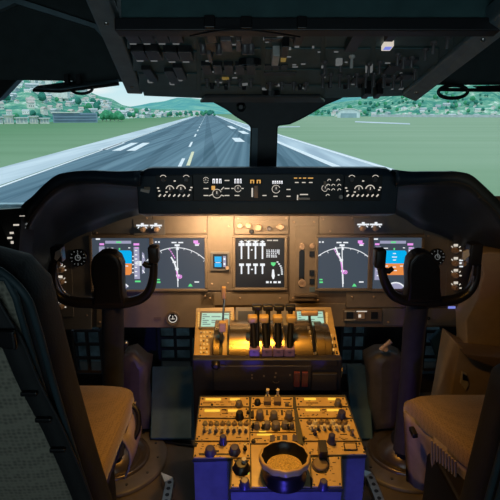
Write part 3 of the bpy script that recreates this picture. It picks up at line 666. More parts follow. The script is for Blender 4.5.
def pfd(T, ox, tapeL, tapeR):
    # ox: picture column of the attitude ball's left edge
    sky_ = sy(T, 'attitude_sky', 'sky', polys=[[(ox, 263.5), (ox+24.5, 263.5), (ox+24.5, 252), (ox+23, 250.5), (ox+2, 250.5), (ox, 252)]])
    sy(T, 'attitude_ground', 'gnd', polys=[[(ox, 263.5), (ox+24.5, 263.5), (ox+24.5, 273), (ox+22.5, 275), (ox+2, 275), (ox, 273)]])
    sy(T, 'altitude_tape', 'lil', rects=[(tapeR, 247, tapeR+5.5, 279)]); sy(T, 'speed_tape', 'lil', rects=[(tapeL, 246.5, tapeL+5.5, 280)])
    sy(T, 'mode_bar', 'lil', rects=[(ox-2, 240.8, ox+24, 243.6)])
    sy(T, 'tape_lettering', 'mag', rects=[(tapeR-.5, 243.3, tapeR+5.2, 245.4), (tapeL, 243.3, tapeL+4.5, 245.2), (tapeR+1, 247.4, tapeR+4.4, 248.4)], c=.0006)
    sy(T, 'mode_lettering', 'grn', rects=[(ox+9, 241.5, ox+14, 243), (tapeR+1, 280.6, tapeR+6.5, 282.2), (ox+11.6, 248, ox+13, 250)], c=.0006)
    def f(mb):
        for k in range(5): mb.pxr(FP, ox+25, 256+k*4, ox+26.5, 257.1+k*4, C0+.0012, C1+.0012)
        for k in range(7): mb.pxr(FP, tapeR+.8, 250+k*4.2, tapeR+3.2, 251.2+k*4.2, C0+.0012, C1+.0012)
        for k in range(6): mb.pxr(FP, tapeL+1.8, 250+k*5, tapeL+4.4, 251.2+k*5, C0+.0012, C1+.0012)
        for x, y, w in ((ox+11, 253.5, 3), (ox+10, 257, 5), (ox+11, 260, 3), (ox+11, 267, 3), (ox+10, 270.5, 5), (ox+3, 266, 3), (ox+18, 266, 3), (ox, 248.2, 6), (ox+21, 247.8, 2)): mb.pxr(FP, x, y-.4, x+w, y+.5, C0+.0012, C1+.0012)
    sy(T, 'symbol_marking', 'white', rects=[(tapeR+1.5, 261, tapeR+7.6, 265.8), (x0_+.8, y0_+.4, x0_+5, y0_+1.8)], fn=f)
    cx, cy = FP.px(ox+13, 293); R_ = .043
    obj('heading_arc', MB().ring(FP, cx, cy, C0, C1, R_*.1, R_, 38, 142, 16), E['lil'], T); obj('heading_rose', MB().ring(FP, cx, cy, C1, C1+.0006, R_*.88, R_, 38, 142, 16), E['white'], T)
    sy(T, 'vertical_speed_scale', 'lil', polys=[[(tapeR+8, 252), (tapeR+10, 253.5), (tapeR+11.6, 262), (tapeR+11.6, 264), (tapeR+10, 272.5), (tapeR+8, 274)]])
    sy(T, 'symbol_marking', 'white', lines=[(tapeR+8.6, 270, tapeR+10.5, 273, 1.1), (tapeR+8.6, 255, tapeR+9.6, 258, .8)], c=.0008)
def nd(T, cx, cy, px0, tx, mirror=0):
    # cx: needle column, cy: rose centre row below, arc top row 247
    def f(mb):
        a, b = FP.px(cx, 247.2); a2, b2 = FP.px(cx, cy); R_ = b-b2
        mb.ring(FP, a2, b2, C0, C1, R_-.0028, R_, 42, 138, 30)
        for k in range(-4, 5):
            t = math.radians(90+k*11.5); L_ = .007 if k % 2 else .011
            p = [(a2+rr*math.cos(t)+w*math.sin(t), b2+rr*math.sin(t)-w*math.cos(t)) for rr, w in ((R_-L_, -.0009), (R_-L_, .0009), (R_, .0009), (R_, -.0009))]; mb.prism(FP, p, C0, C1)
    sy(T, 'compass_rose', 'white', fn=f)
    sy(T, 'heading_box', 'white', rects=[(cx-5.5, 241.9, cx-.5, 243.2), (cx+1.3, 241.9, cx+6.2, 243.2), (cx-2.4, 244.3, cx+2.6, 246.3)])
    sy(T, 'track_line', 'white', lines=[(cx, 246, cx+.9, 287, .9), (cx+.8, 247, cx+.9, 250, 2)])
    P_ = px0
    sy(T, 'route_line', 'white', lines=[(a[0], a[1], b[0], b[1], 1.5) for a, b in zip(P_, P_[1:])], rects=[(p[0]-1.4, p[1]-1, p[0]+2, p[1]+1) for p in P_[1:-1]], c=.0006)
    q = P_[-2]
    def g(mb):
        a, b = FP.px(q[0]+2.8, q[1]+1); mb.ring(FP, a, b, C1, C1+.0006, .0045, .0075, n=14)
        a, b = FP.px(q[0]+2.8, q[1]+1); mb.cyl(FP, a, b, C1, C1+.0004, .003, n=10)
        for k in range(5): mb.pxl(FP, tx[0]+k*1.2, 249+k*2, tx[0]+k*1.2+.7, 250.4+k*2, .9, C0, C1)
        mb.pxl(FP, P_[-3][0], P_[-3][1]+2, q[0]+.5, q[1]+3, 1.2, C1+.0006, C1+.001)
    sy(T, 'waypoint', 'mag', fn=g)
    sy(T, 'value_lettering', 'white', rects=[(tx[1], 241.3, tx[1]+1.6, 242.8), (tx[1]+3, 241.3, tx[1]+4.8, 242.8), (tx[2]+1, 244.4, tx[2]+4.8, 245.8), (tx[3], 281.4, tx[3]+4.6, 282.6)])
    sy(T, 'value_lettering', 'mag', rects=[(tx[2]-.6, 240.4, tx[2]+4, 243.2), (tx[2]+.6, 243, tx[2]+5.6, 244.2)])
    sy(T, 'mode_lettering', 'grn', rects=[(tx[4], 279, tx[4]+3, 280.2), (tx[4], 281.4, tx[4]+3.4, 283)], polys=[[(tx[5], 286.5), (tx[5]+4.6, 286.5), (tx[5]+3.4, 284.4), (tx[5]+2, 283.6)]])
x0_, y0_ = 95, 238
T = du(94, 238, 149.5, 289.5, 'flight display half hidden by the left control wheel, blue and orange attitude'); pfd(T, 107.2, 99.5, 134)
T = du(154.5, 238, 204.5, 288.5, 'navigation display left of centre with white compass arc and route line')
nd(T, 177, 287, [(171, 257), (174, 262), (176.5, 269), (177.5, 275.5), (178, 281)], (169.5, 155, 194, 194.5, 157, 188))
x0_, y0_ = 373, 238
T = du(372, 237.5, 421.5, 288.5, 'flight display half hidden by the right control wheel, blue and orange attitude'); pfd(T, 382, 375, 408)
T = du(317.5, 237.5, 368.5, 288, 'navigation display right of centre, magenta route leaning left')
nd(T, 342, 287, [(335.5, 247), (338, 254), (341, 260), (342.5, 271), (343, 284)], (334, 319, 358.5, 359, 319.5, 352))
# engine display
T = du(235.5, 238, 284.5, 287.5, 'black engine display in the panel centre with rows of white vertical bars', 'scrk')
def f(mb):
    for k in range(4):
        x = 241.5+k*7
        mb.pxr(FP, x-.8, 240.5, x+.8, 259, C0, C1); mb.pxr(FP, x-3, 243, x+3, 246, C0, C1); mb.pxl(FP, x-2, 241.8, x+2, 241.8, 1.2, C0, C1)
        mb.pxr(FP, x-2.4, 263.5, x+2.4, 266, C0, C1); mb.pxr(FP, x-.8, 264, x+.8, 274, C0, C1)
    mb.pxr(FP, 251, 249.2, 252.5, 250.6, C0, C1); mb.pxr(FP, 251, 268.8, 253, 270, C0, C1)
sy(T, 'gauge_bar', 'white', fn=f)
sy(T, 'label_lettering', 'leg', rects=[(244.5, 240, 247, 241), (249, 240, 255, 241), (256, 240, 259, 241), (267, 239.8, 272, 241), (273, 239.8, 278, 241)])
def f(mb):
    random.seed(4)
    for k in range(5):
        for x in (266.4, 268.5, 271, 273, 275.3): mb.pxr(FP, x, 249.6+k*1.7, x+random.uniform(1, 1.7), 250.6+k*1.7, C0, C1)
    for x in (277.3, 278.6): mb.pxr(FP, x, 249.5, x+.8, 253+x-277, C0, C1)
    for x0, x1 in ((266, 269), (270, 272), (273.4, 277), (278, 281)): mb.pxr(FP, x0, 281.2, x1-.3, 283.2, C0, C1)
    for x, y in ((277.5, 262), (279, 264), (280.5, 266), (281.3, 268), (281.7, 270), (281.9, 272), (282, 274), (278.6, 275)): mb.pxr(FP, x-.9, y-.6, x+.9, y+.6, C0, C1)
    mb.pxp(FP, [(272.3, 269.5), (274, 269.5), (274.8, 276), (274, 279), (272.6, 279), (271.6, 276)], C0, C1)
sy(T, 'value_lettering', 'white', fn=f)
sy(T, 'gear_symbol', 'grn', polys=[[(270.8, 262.4), (275.8, 262.4), (275.3, 264.8), (273.4, 266.4), (271.3, 264.8)]])
# knobs above the engine display
EK = thing('display_selector', at(262, 232, 1.79), 'strip of five tan knobs above the engine display', 'control panel')
obj('face_plate', MB().pxr(FP, 236, 220, 288, 234, 0, .006, .002), M['brown'], EK, bev=.001)
for x, y, r, m in ((240, 225.5, .010, 'knob'), (248.5, 225.5, .010, 'knob'), (258.5, 227.5, .0125, 'knob'), (269, 228.5, .008, 'kgrey'), (280.5, 227, .011, 'knob')): kn(EK, FP, x, y, r, .016, m, base=(r*1.15, .008))
kn(EK, FP, 251.5, 231.5, .008, .012, 'black2', base=(.009, .007), lab='small black knob')
mb = MB().pxr(FP, 276, 226.2, 284, 228, .02, .026, .001); obj('grip_bar', mb, M['knob'], EK)
# standby display
T = thing('standby_display', at(220, 272, 1.79), 'small square standby display with blue attitude ball and knob, left of engine display', 'display')
obj('bezel', MB().pxr(FP, 210.5, 252, 229.5, 271, 0, .01, .004), M['greyp'], T, bev=.002)
obj('screen', MB().pxr(FP, 213, 254, 227.5, 268.5, .01, .0112), E['scrk'], T)
def s3(n, m, r, c=.0112): obj(n, MB().pxr(FP, *r, c, c+.0006), E[m], T)
s3('attitude_sky', 'sky', (214.5, 256.5, 221.5, 262)); s3('attitude_ground', 'sky', (214.5, 263, 221.5, 267)); s3('tape', 'lil', (223, 256, 226, 267)); s3('symbol_marking', 'white', (215.5, 262.2, 220.5, 262.9), .012); s3('symbol_marking', 'white', (223.4, 258, 225.4, 260), .012); s3('symbol_marking', 'white', (223.4, 263, 225.4, 265), .012)
kn(T, FP, 227.3, 268, .007, .02, 'knob')
# gear lever panel
T = thing('gear_lever_panel', at(305, 302, 1.79), 'narrow brown panel with a slotted gear lever and round cream wheel knob', 'control panel')
obj('face_plate', MB().pxr(FP, 295, 226, 316.5, 299, 0, .006, .002), M['brown'], T, bev=.001)
mb = MB().pxr(FP, 299, 250, 304.5, 288, .006, .0065, .009); obj('slot', mb, M['black2'], T)
mb = MB(); a, b = FP.px(302.4, 283.5, .05); c = FP.P(a, b, .05)
mb.ring(FP, a, b, .036, .052, .006, .0135, n=20); mb.cyl(FP, a, b, .04, .048, .0065, n=14); obj('wheel_knob', mb, M['knob'], T)
obj('lever_arm', MB().tube([FP.P(a, b+.01, .0), FP.P(a, b, .045)], .004, 8), M['steel'], T)
for x, y, r in ((302, 245, .007), (312, 246, .0085), (302, 247, .009)): kn(T, FP, x, y, r, .012, 'knob', base=(r, .007))
for y, m in ((254, 'black2'), (273, 'black2'), (281.5, 'black2')):
    obj('button', MB().pxr(FP, 309.5, y-2.8, 314.5, y+2.8, .006, .011, .0015), M[m], T, bev=.0008)
a, b = FP.px(312, 273); obj('round_button', MB().ring(FP, a, b, .006, .013, .004, .008, n=14), M['black2'], T)
obj('blue_tag', MB().pxr(FP, 309.5, 287, 315, 292, .006, .008), mat('tag_blue_grey', (.14, .2, .24), .5), T)
obj('lower_bracket', MB().pxr(FP, 294.5, 295, 317, 297, .0, .02, .001).pxr(FP, 294.5, 299, 315, 301, .0, .02, .001), M['brown2'], T, bev=.001)
# paired cap lights above the side displays
def caps(x0, x1, y, label):
    T = thing('cap_lamp_pair', at((x0+x1)/2, y+7, 1.79), label, 'switch panel')
    obj('face_plate', MB().pxr(FP, x0-9, y-8, x1+9, y+7.5, 0, .005, .002), M['greyp'], T, bev=.001)
    for x in (x0, x1):
        a, b = FP.px(x, y+2, .02); o = obj('knob', MB().lathe(FP, a, b, [(.011, .005), (.0115, .012), (.009, .026), (.006, .03)], 16), M['knob'], T)
        mb = MB().pxr(FP, x-6, y-2.8, x+6, y-1.2, .006, .0066).pxr(FP, x-1.4, y-4.4, x+1.4, y-.6, .006, .0067).pxl(FP, x-4.6, y+.8, x-3, y-.8, .9, .006, .0067).pxl(FP, x+4.6, y+.8, x+3, y-.8, .9, .006, .0067); obj('legend', mb, E['white'], T)
caps(142.3, 155.8, 227.5, 'pair of tan knobs with white markings above the left navigation display')
caps(363.3, 376, 226.5, 'pair of tan knobs with white markings above the right navigation display')
# clocks
def clock(x, y, r, label):
    a, b = FP.px(x, y); T = thing('clock', FP.P(a, b-r, .01), label, 'clock')
    obj('case', MB().lathe(FP, a, b, [(r, 0), (r, .012), (r*.92, .015)], 28), M['black2'], T)
    mb = MB()
    for k in range(12):
        t = 2*PI*k/12; L_ = .72 if k % 3 else .6
        p = [(a+q*r*math.cos(t)+w*math.sin(t), b+q*r*math.sin(t)-w*math.cos(t)) for q, w in ((L_, -.001), (L_, .001), (.86, .001), (.86, -.001))]; mb.prism(FP, p, .015, .0156)
    mb.ring(FP, a, b, .015, .0156, r*.26, r*.34, 0, 360, 16); obj('dial_mark', mb, E['gl'], T)
    obj('hand', MB().fbox(FP, a-.0012, b, a+.0012, b+r*.55, .016, .0166).fbox(FP, a, b-.0012, a+r*.4, b+.0012, .016, .0166), E['gl'], T)
clock(79.2, 257.3, .033, 'round black clock on the grey panel left of the left control wheel')
clock(436, 256.5, .031, 'round black clock behind the right control wheel')
# column of warning knobs outboard
def kcol(x, ys, label):
    T = thing('selector_column', at(x, ys[-1]+8, 1.79), label, 'control panel')
    obj('face_plate', MB().pxr(FP, x-9, ys[0]-10, x+12, ys[-1]+10, 0, .005, .002), M['greyp'], T, bev=.001)
    for i, y in enumerate(ys):
        a, b = FP.px(x, y, .02); obj('knob', MB().lathe(FP, a, b, [(.0115, .005), (.012, .01), (.0095, .028), (.007, .032)], 16), M['knob'], T)
        mb = MB().pxr(FP, x-2.2, y-6.4, x+2, y-4, .005, .0058)
        mb.pxl(FP, x-4.5, y-4.5, x-3.2, y-3, .9, .005, .0058); mb.pxl(FP, x+4.6, y-4.2, x+3.2, y-3, .9, .005, .0058); mb.pxr(FP, x+3.6, y-.5, x+5.6, y+.7, .005, .0058)
        obj('legend', mb, E['leg'], T)
kcol(456, (250.5, 263.5, 275.5, 288), 'column of four tan knobs with white marks at the far right of the panel')
kcol(60.5, (270, 282, 295.5, 307), 'column of tan knobs behind the left horn of the left control wheel')
# right-of-knobs dashes
mb = MB()
for x, y0, y1 in ((465.5, 270, 276), (465.5, 280, 287)): mb.pxr(FP, x-.7, y0, x+.7, y1, .003, .0036)
for y in (260.5, 263, 266.5): mb.pxr(FP, 459.5, y-.6, 463, y+.6, .006, .0066)
obj('legend', mb, E['white'], IP)
# lower panel items
a, b = FP.px(173, 318); T = thing('round_gauge_knob', FP.P(a, b-.03, 0), 'round brown-rimmed knob with a white dial on the lower left panel', 'knob')
obj('rim', MB().ring(FP, a, b, 0, .012, .02, .0275, n=26), M['brown2'], T, bev=.001); obj('dial', MB().cyl(FP, a, b, 0, .006, .02, n=24), M['black2'], T)
obj('dial_mark', MB().ring(FP, a, b, .006, .0066, .0135, .0165, 120, 420, 24).fbox(FP, a-.001, b-.004, a+.0015, b+.011, .006, .0068).fbox(FP, a-.009, b-.003, a+.009, b-.001, .006, .0067), E['leg'], T)
obj('tag', MB().pxr(FP, 154, 317, 161, 320.5, .001, .004, .001), M['brown2'], IP)
a, b = FP.px(61, 321); obj('jack_socket', MB().ring(FP, a, b, 0, .006, .004, .0095, n=16), M['black2'], IP)
T = thing('switch_box', at(356, 322, 1.79), 'small framed brown switch box with red and white buttons on the lower right panel', 'control panel')
obj('frame', MB().pxr(FP, 343, 309.5, 382, 321.5, 0, .014, .003), M['brown2'], T, bev=.0015)
for x, m in ((350, 'black2'), (361.5, 'knob'), (374.5, 'black2')):
    obj('button', MB().pxr(FP, x-3.4, 312, x+3.4, 319, .014, .018, .001), M[m], T, bev=.0008)
obj('button_frame', MB().pxr(FP, 344.8, 310.8, 355.2, 312, .014, .0165).pxr(FP, 344.8, 319.2, 355.2, 320.4, .014, .0165), M['pale'], T)
obj('legend', MB().pxr(FP, 356.6, 311, 367, 311.9, .014, .0155).pxr(FP, 358.5, 314.5, 361, 317.5, .018, .0188), E['leg'], T)
kn(T, FP, 379, 311.5, .004, .006, 'kwhite'); kn(T, FP, 379, 319, .004, .006, 'kwhite')
obj('lit_button', MB().pxr(FP, 448.5, 306.5, 455.5, 308.6, 0, .005, .001), E['blu'], IP, label='small blue lit button')
a, b = FP.px(428, 318); obj('jack_socket', MB().ring(FP, a, b, 0, .006, .003, .0065, n=14), M['black2'], IP)

# left side console with lit legends
T = thing('side_console', at(5, 250, 1.38), 'black side console with small white lit legends beneath the left window corner', 'side console')
p = [at(-120, 214, 1.42), at(-6, 210, 1.42), at(22, 208, 1.47), at(18, 262, 1.40), at(-120, 300, 1.38)]
d = V((-.02, .14, -.02)); n_ = len(p)
mb = MB().add(p+[q+d for q in p], [tuple(range(n_)), tuple(range(n_, 2*n_))[::-1]]+[((i+1) % n_, i, n_+i, n_+(i+1) % n_) for i in range(n_)]); obj('body', mb, M['black'], T)
FS = Fr(at(10, 240, 1.395), (1, .18, 0), (0, .14, 1))
mb = MB()
for x, y, w, h in ((22, 216, 5, .8), (16, 225, 5.5, 1.7), (11.5, 233, 3.6, 2), (9.5, 238, 4.4, 2), (12, 242.5, 2.4, 2.6)): mb.pxr(FS, x-w/2, y-h/2, x+w/2, y+h/2, .0, .004)
obj('legend', mb, E['leg'], T)
a, b = FS.px(17, 229.5); obj('dial', MB().ring(FS, a, b, .0, .004, .006, .008, n=14), M['dark'], T)
mb = MB()
for x, y in ((25.5, 225), (24, 229), (23, 232)): mb.pxl(Fr((0, 1.49, 0), (1, 0, 0), (0, 0, 1)), x, y, x+1.2, y-1.8, 1.3, 0, .003)
obj('legend', mb, E['gl'], T)

# ================================================================ CONTROL COLUMNS AND WHEELS
def arcpts(pts, Y, n): return [at(x, y, Y+(dy if len(p_) > 2 else 0)) for p_ in spline(pts, n) for x, y, dy in [(tuple(p_)+(0,))[:3]]]
def column(hub, horn, colpts, base, Lgrip, Rgrip, sw, label):
    YH = 1.55; F = Fr((0, YH, 0), (1, 0, 0), (0, .0, 1))
    T = thing('control_column', atz(base[0], base[1], 0), label, 'control column')
    mb = MB().pxp(F, hub, -.03, .03); o = obj('hub', mb, M['yoke'], T, bev=.008, seg=3)
    cx = sum(p[0] for p in hub)/len(hub); ins = [(cx+(x-cx)*.84, 279+(y-279)*.86) for x, y in hub]
    obj('hub_cover', MB().pxp(F, ins, .03, .034), M['black2'], o, bev=.002)
    pts = [at(x, y, YH-.005) for x, y in spline(horn, 48)]
    rs = [.016+.006*math.sin(PI*i/47) for i in range(48)]
    obj('wheel_horn', MB().tube(pts, rs, 12, flat=.8), M['yoke'], T)
    for g, tilt in ((Lgrip, -1), (Rgrip, 1)):
        x0, y0, x1, y1 = g; mb = MB().pxr(F, x0, y0, x1, y1, -.012, .03, .008); obj('grip_head', mb, M['yoke'], T, bev=.006, seg=3)
    # inboard grip: thumb hook
    g = sw['hook']; obj('thumb_hook', MB().tube([at(x, y, YH-.01) for x, y in g], [.009, .010, .008], 10), M['yoke'], T)
    # outboard grip switches
    x, y = sw['trim']
    p = obj('trim_switch', MB().pxp(F, [(x-2.4, y-4), (x+3, y-6.5), (x+4, y-1), (x-1, y+5), (x-3.4, y+3)], .03, .038), M['kwhite'], T, bev=.0015)
    obj('button', MB().pxr(F, x+sw['bx']-1.2, y+6, x+sw['bx']+1.6, y+10, .02, .034, .001), M['knob'], T)
    mb = MB(); a, b = F.px(x+sw['bx']*1.3, y+8, .03); mb.cyl(F, a, b, .02, .033, .0055, n=12); obj('round_button', mb, M['kwhite'], T)
    obj('lit_edge', MB().tube([at(x, y, YH-.018) for x, y in spline(sw['edge'], 10)], .003, 6), M['steel'], T)
    # shaft
    cp = [at(*c) for c in colpts]+[atz(base[0], base[1]-6, .075)]
    obj('column_shaft', MB().tube(cp, [.036, .038, .038, .036], 24), M['col'], T)
    FB = Fr(atz(base[0], base[1], 0), (1, 0, 0), (0, 1, 0))
    obj('collar', MB().lathe(FB, 0, 0, [(.05, .055), (.052, .085), (.046, .1)], 28), M['black'], T)
    obj('dome', MB().lathe(FB, 0, 0, [(.105, .012), (.098, .03), (.08, .05), (.06, .062), (.045, .068)], 32), M['boot'], T)
    obj('base_ring', MB().lathe(FB, 0, 0, [(.205, .002), (.205, .012), (.198, .016), (.14, .018)], 48), M['ringm'], T)
    obj('inner_ring', MB().lathe(FB, 0, 0, [(.138, .018), (.136, .028), (.128, .03), (.118, .024), (.105, .02)], 40), M['boot'], T)
    mb = MB()
    for k in range(12):
        t = 2*PI*k/12; mb.cyl(FB, .17*math.cos(t), .17*math.sin(t), .016, .02, .005, n=8)
    obj('screw', mb, M['dark'], T)
column([(92, 307), (93, 290), (90.5, 276), (90, 266), (92.5, 258), (98, 253.5), (105, 252), (112, 253.5), (118, 258), (121.5, 266), (121.5, 280), (122, 294), (125, 307)],
       [(54, 262), (52, 275), (54, 288), (62, 298), (76, 302), (92, 303), (108, 304), (124, 303), (140, 299), (149, 291), (153, 278), (154, 262)],
       [(113, 303, 1.57), (113, 330, 1.60), (113, 375, 1.645)], (114, 461), (50, 247, 61, 264), (147.5, 247, 158, 264),
       dict(hook=[(152, 266), (146, 265), (143, 263)], trim=(57.5, 256), bx=1.2, edge=[(57, 268), (58, 280), (63, 291), (70, 296)]),
       'left black control column with horned wheel, its base behind the left seat cushion')
column([(407, 303), (409, 288), (408, 272), (410, 261), (416, 254), (424, 251.5), (432, 254), (438, 261), (441, 270), (441, 288), (443, 303)],
       [(380, 259), (382, 272), (386, 284), (392, 294), (402, 299.5), (412, 301), (426, 302), (440, 301.5), (456, 299), (468, 292), (475, 280), (477, 264)],
       [(418, 303, 1.57), (414, 330, 1.60), (411, 375, 1.645)], (403, 456), (375.5, 250, 386.5, 269), (470, 244, 483, 266),
       dict(hook=[(381, 270), (389, 271), (393, 268)], trim=(466, 256), bx=-1.0, edge=[(474, 276), (473, 284), (469, 291)]),
       'right black control column with horned wheel and full round floor dome')

# ================================================================ THROTTLE QUADRANT
QX0 = at(193, 392, 1.33).x; QX1 = at(341, 392, 1.33).x
QT = thing('throttle_quadrant', V(((QX0+QX1)/2, 1.33, 0)), 'gold lit throttle quadrant with curved metal drum between the pilots, ahead of the pedestal', 'throttle quadrant')
FX = Fr((0, 0, 0), (0, 1, 0), (0, 0, 1))
body = [(1.335, .0), (1.335, .605), (1.40, .612), (1.40, .62), (1.43, .60), (1.61, .655), (1.66, .655), (1.66, 0)]
obj('body', MB().prism(FX, [(1.335, .0), (1.335, .598), (1.36, .600), (1.42, .53), (1.66, .62), (1.66, 0)], QX0, QX1), M['quad'], QT, bev=.004)
# front step face with recess
FQ = Fr((0, 1.335, 0), (1, 0, 0), (0, 0, 1))
obj('front_panel', MB().pxr(FQ, 213, 366, 311, 391, 0, .006, .002).pxr(FQ, 225, 360, 338, 366, 0, .004, .002), M['quad'], QT, bev=.002)
obj('side_box', MB().pxr(FQ, 312, 374, 337, 391, 0, .012, .002), M['quad'], QT, bev=.002)
for x in (297, 305): obj('rocker_switch', MB().pxr(FQ, x-3, 373, x+3, 387, .006, .016, .001), M['rred'], QT, bev=.001); obj('legend', MB().pxr(FQ, x-2, 371.6, x+2, 372.4, .006, .0066), M['pale'], QT)
mb = MB()
for x, y in ((252, 375), (264, 376), (276, 373), (290, 375), (252, 378), (275, 377)): mb.pxr(FQ, x-.8, y-.6, x+.8, y+1, .006, .0066)
obj('legend', mb, M['kgrey'], QT)
a, b = FQ.px(216, 364); obj('stop_knob', MB().lathe(FQ, a, b, [(.012, 0), (.013, .01), (.006, .018)], 14), M['black2'], QT)
a, b = FQ.px(276, 379); obj('dial_mark', MB().ring(FQ, a, b, .006, .0066, .009, .0105, 200, 340, 10), M['kgrey'], QT)
# drum
FD = Fr((0, 1.48, .52), (0, 1, 0), (0, 0, 1))
def drum(x0, x1, r=.13, t0=20, t1=160, m='brass', name='drum_segment', n=28):
    a = at(x0, 345, 1.38).x; b = at(x1, 345, 1.38).x; mb = MB(); pts = []
    for k in range(n+1):
        t = math.radians(t0+(t1-t0)*k/n); pts.append((-r*math.cos(t), r*math.sin(t)))
    vs = [FD.P(p, q, a) for p, q in pts]+[FD.P(p, q, b) for p, q in pts]; m_ = n+1
    mb.add(vs, [(k+1, k, m_+k, m_+k+1) for k in range(n)], 0, True); mb.add([FD.P(-r*math.cos(math.radians(t0)), 0, a), *vs[:m_], FD.P(r*.9, 0, a)], [tuple(range(m_+2))], 0); mb.add([FD.P(-r*math.cos(math.radians(t0)), 0, b), *vs[m_:], FD.P(r*.9, 0, b)], [tuple(range(m_+2))[::-1]], 0)
    return obj(name, mb, M[m], QT)
for x0, x1 in ((229, 250), (258, 264.5), (270, 275), (281, 285), (292, 313.5)): drum(x0, x1)
drum(318, 326, .126); drum(326.5, 333, .12); drum(213, 219, .13, name='trim_wheel'); drum(222.5, 226.5, .132, m='gold', name='drum_rim')
drum(212, 334, .112, m='black2', name='drum_core')
# thrust levers
for i, (xb, xf, xr_) in enumerate(((254.5, 252.5, 257), (267, 264, 268), (278.3, 277.5, 279), (289.5, 291, 290.5))):
    base = at(xb, 352.5, 1.352); fk = at(xf, 319, 1.40); rk = at(xr_, 307.5, 1.44)
    L_ = obj('thrust_lever', MB().tube([base, base.lerp(fk, .5)+V((0, .004, 0)), fk], [.0095, .0088, .0085], 6), M['black2'], QT)
    obj('lever_shoe', MB().box(base.x-.016, base.y-.006, base.z-.012, base.x+.016, base.y+.018, base.z+.014), M['shoe'], L_, bev=.003)
    obj('lever_knob', MB().box(fk.x-.0145, fk.y-.014, fk.z-.010, fk.x+.0145, fk.y+.014, fk.z+.012), M['gold'], L_, bev=.005, seg=3)  # black knob given gold colour, its amber highlight painted in
    rl = obj('reverse_lever', MB().tube([at(xr_, 345, 1.395), at(xr_, 326, 1.415), rk], [.009, .0085, .008], 6), M['black2'], QT)
    obj('lever_knob', MB().box(rk.x-.0155, rk.y-.012, rk.z-.008, rk.x+.0155, rk.y+.012, rk.z+.009), M['black2'], rl, bev=.004, seg=3)
obj('lever_guard', MB().pxr(Fr((0, 1.375, 0), (1, 0, 0), (0, 0, 1)), 252, 354, 296, 356.5, 0, .006, .001), M['steel'], QT)
# speedbrake lever and flap lever
sp = [at(222.3, 331, 1.40), at(223.3, 313, 1.41), at(224.5, 299, 1.42)]
L_ = obj('speedbrake_lever', MB().tube(sp, [.0035, .003, .0035], 8), M['steel'], QT); h_ = at(224, 296, 1.42)
obj('lever_knob', MB().box(h_.x-.007, h_.y-.008, h_.z-.008, h_.x+.006, h_.y+.008, h_.z+.030), M['knob'], L_, bev=.003, seg=3); p = at(222.5, 327, 1.392)
obj('lever_shoe', MB().box(p.x-.011, p.y-.005, p.z-.016, p.x+.011, p.y+.015, p.z+.016), M['gold'], L_, bev=.003)
fp = [at(314.5, 352, 1.372), at(312.5, 334, 1.392), at(309.5, 318, 1.43), at(309.5, 313.5, 1.435)]
L_ = obj('flap_lever', MB().tube(fp, .0042, 8), M['black2'], QT); p = fp[-1]
obj('lever_knob', MB().box(p.x-.026, p.y-.008, p.z-.006, p.x+.026, p.y+.008, p.z+.008), M['knob'], L_, bev=.003, seg=3)
mb = MB()
for k in range(7):
    t = math.radians(28+k*8); q = V((at(315.5-k*.7, 345, 1.38).x, 1.48-.131*math.cos(t), .52+.131*math.sin(t))); mb.box(q.x-.004, q.y-.004, q.z-.002, q.x+.004, q.y+.003, q.z+.004)
obj('detent_mark', mb, M['pale'], QT)
# control display units on the slope
c0 = at(265, 372, 1.385); c1 = at(265, 307, 1.605); FC = Fr((0, c0.y, c0.z), (1, 0, 0), (0, c1.y-c0.y, c1.z-c0.z))
def cduu(poly, scr, label, keys):
    a, b = FC.px(*scr[:2]); T = thing('flight_computer', FC.P(a, 0), label, 'display')
    obj('case', MB().pxp(FC, poly, -.10, .0), M['gold'], T, bev=.002)
    x0, y0, x1, y1 = scr; obj('bezel', MB().pxr(FC, x0-2, y0-2, x1+2, y1+2, 0, .006, .003), M['greyp'], T, bev=.001)
    o = obj('screen', MB().pxr(FC, x0, y0, x1, y1, .006, .0068), E['cdu'], T); mb = MB(); random.seed(len(label))
    for r in range(6):
        y = y0+1.2+r*(y1-y0-2)/6
        for sx in ((x0+1, x0+8) if r % 2 else (x0+1, x0+5)), ((x0+10, x1-9) if r in (1, 3, 4) else (x1-6, x1-1)): mb.pxr(FC, sx[0], y, sx[1]+random.uniform(-2, 1), y+.9, .0068, .0073)
    obj('text_line', mb, E['cdud'], o)
    for kx, ky, w, h, m in keys: obj('key', MB().pxr(FC, kx-w/2, ky-h/2, kx+w/2, ky+h/2, 0, .006, .0008), m, T)
kk = []
for k in range(6): kk += [(198.7, 313+k*2.5, 2, 1.4, E['amb']), (231.3, 313+k*2.5, 2, 1.4, E['amb'])]
for r in range(8):
    for c in range(5 if r < 2 else 3): kk.append((201+c*3.1+(0 if r < 2 else -r*.05), 331.5+r*4, 1.7, 1.5, E['amb'] if (r+c) % 3 else M['pale']))
cduu([(196, 308), (234, 307), (235, 328.5), (213.5, 330), (212.5, 371), (193, 371)], (201.5, 313, 229, 326.5), 'left keypad computer with mint green screen beside the throttle drum', kk)
kk = []
for k in range(6): kk += [(326.8, 313+k*2.6, 2, 1.4, E['amb'])]
for c in range(8): kk.append((296.5+c*3.6, 329, 2.4, 1.3, E['amb']))
for r in range(5): kk.append((331+r*1.3, 335+r*7, 1.6, 1.8, E['amb'])); kk.append((334.5+r*1.1, 338+r*7, 1.6, 2.2, M['black2']))
cduu([(292, 307), (331, 307), (335, 328), (343, 372), (334, 372), (330, 331), (293, 330)], (297.5, 311.5, 323.5, 326), 'right keypad computer with mint green screen behind the flap lever', kk)
T = thing('lower_display', FC.P(at(242, 318, 1.57).x, 0), 'switched off dark display between left keypad computer and thrust levers', 'display')
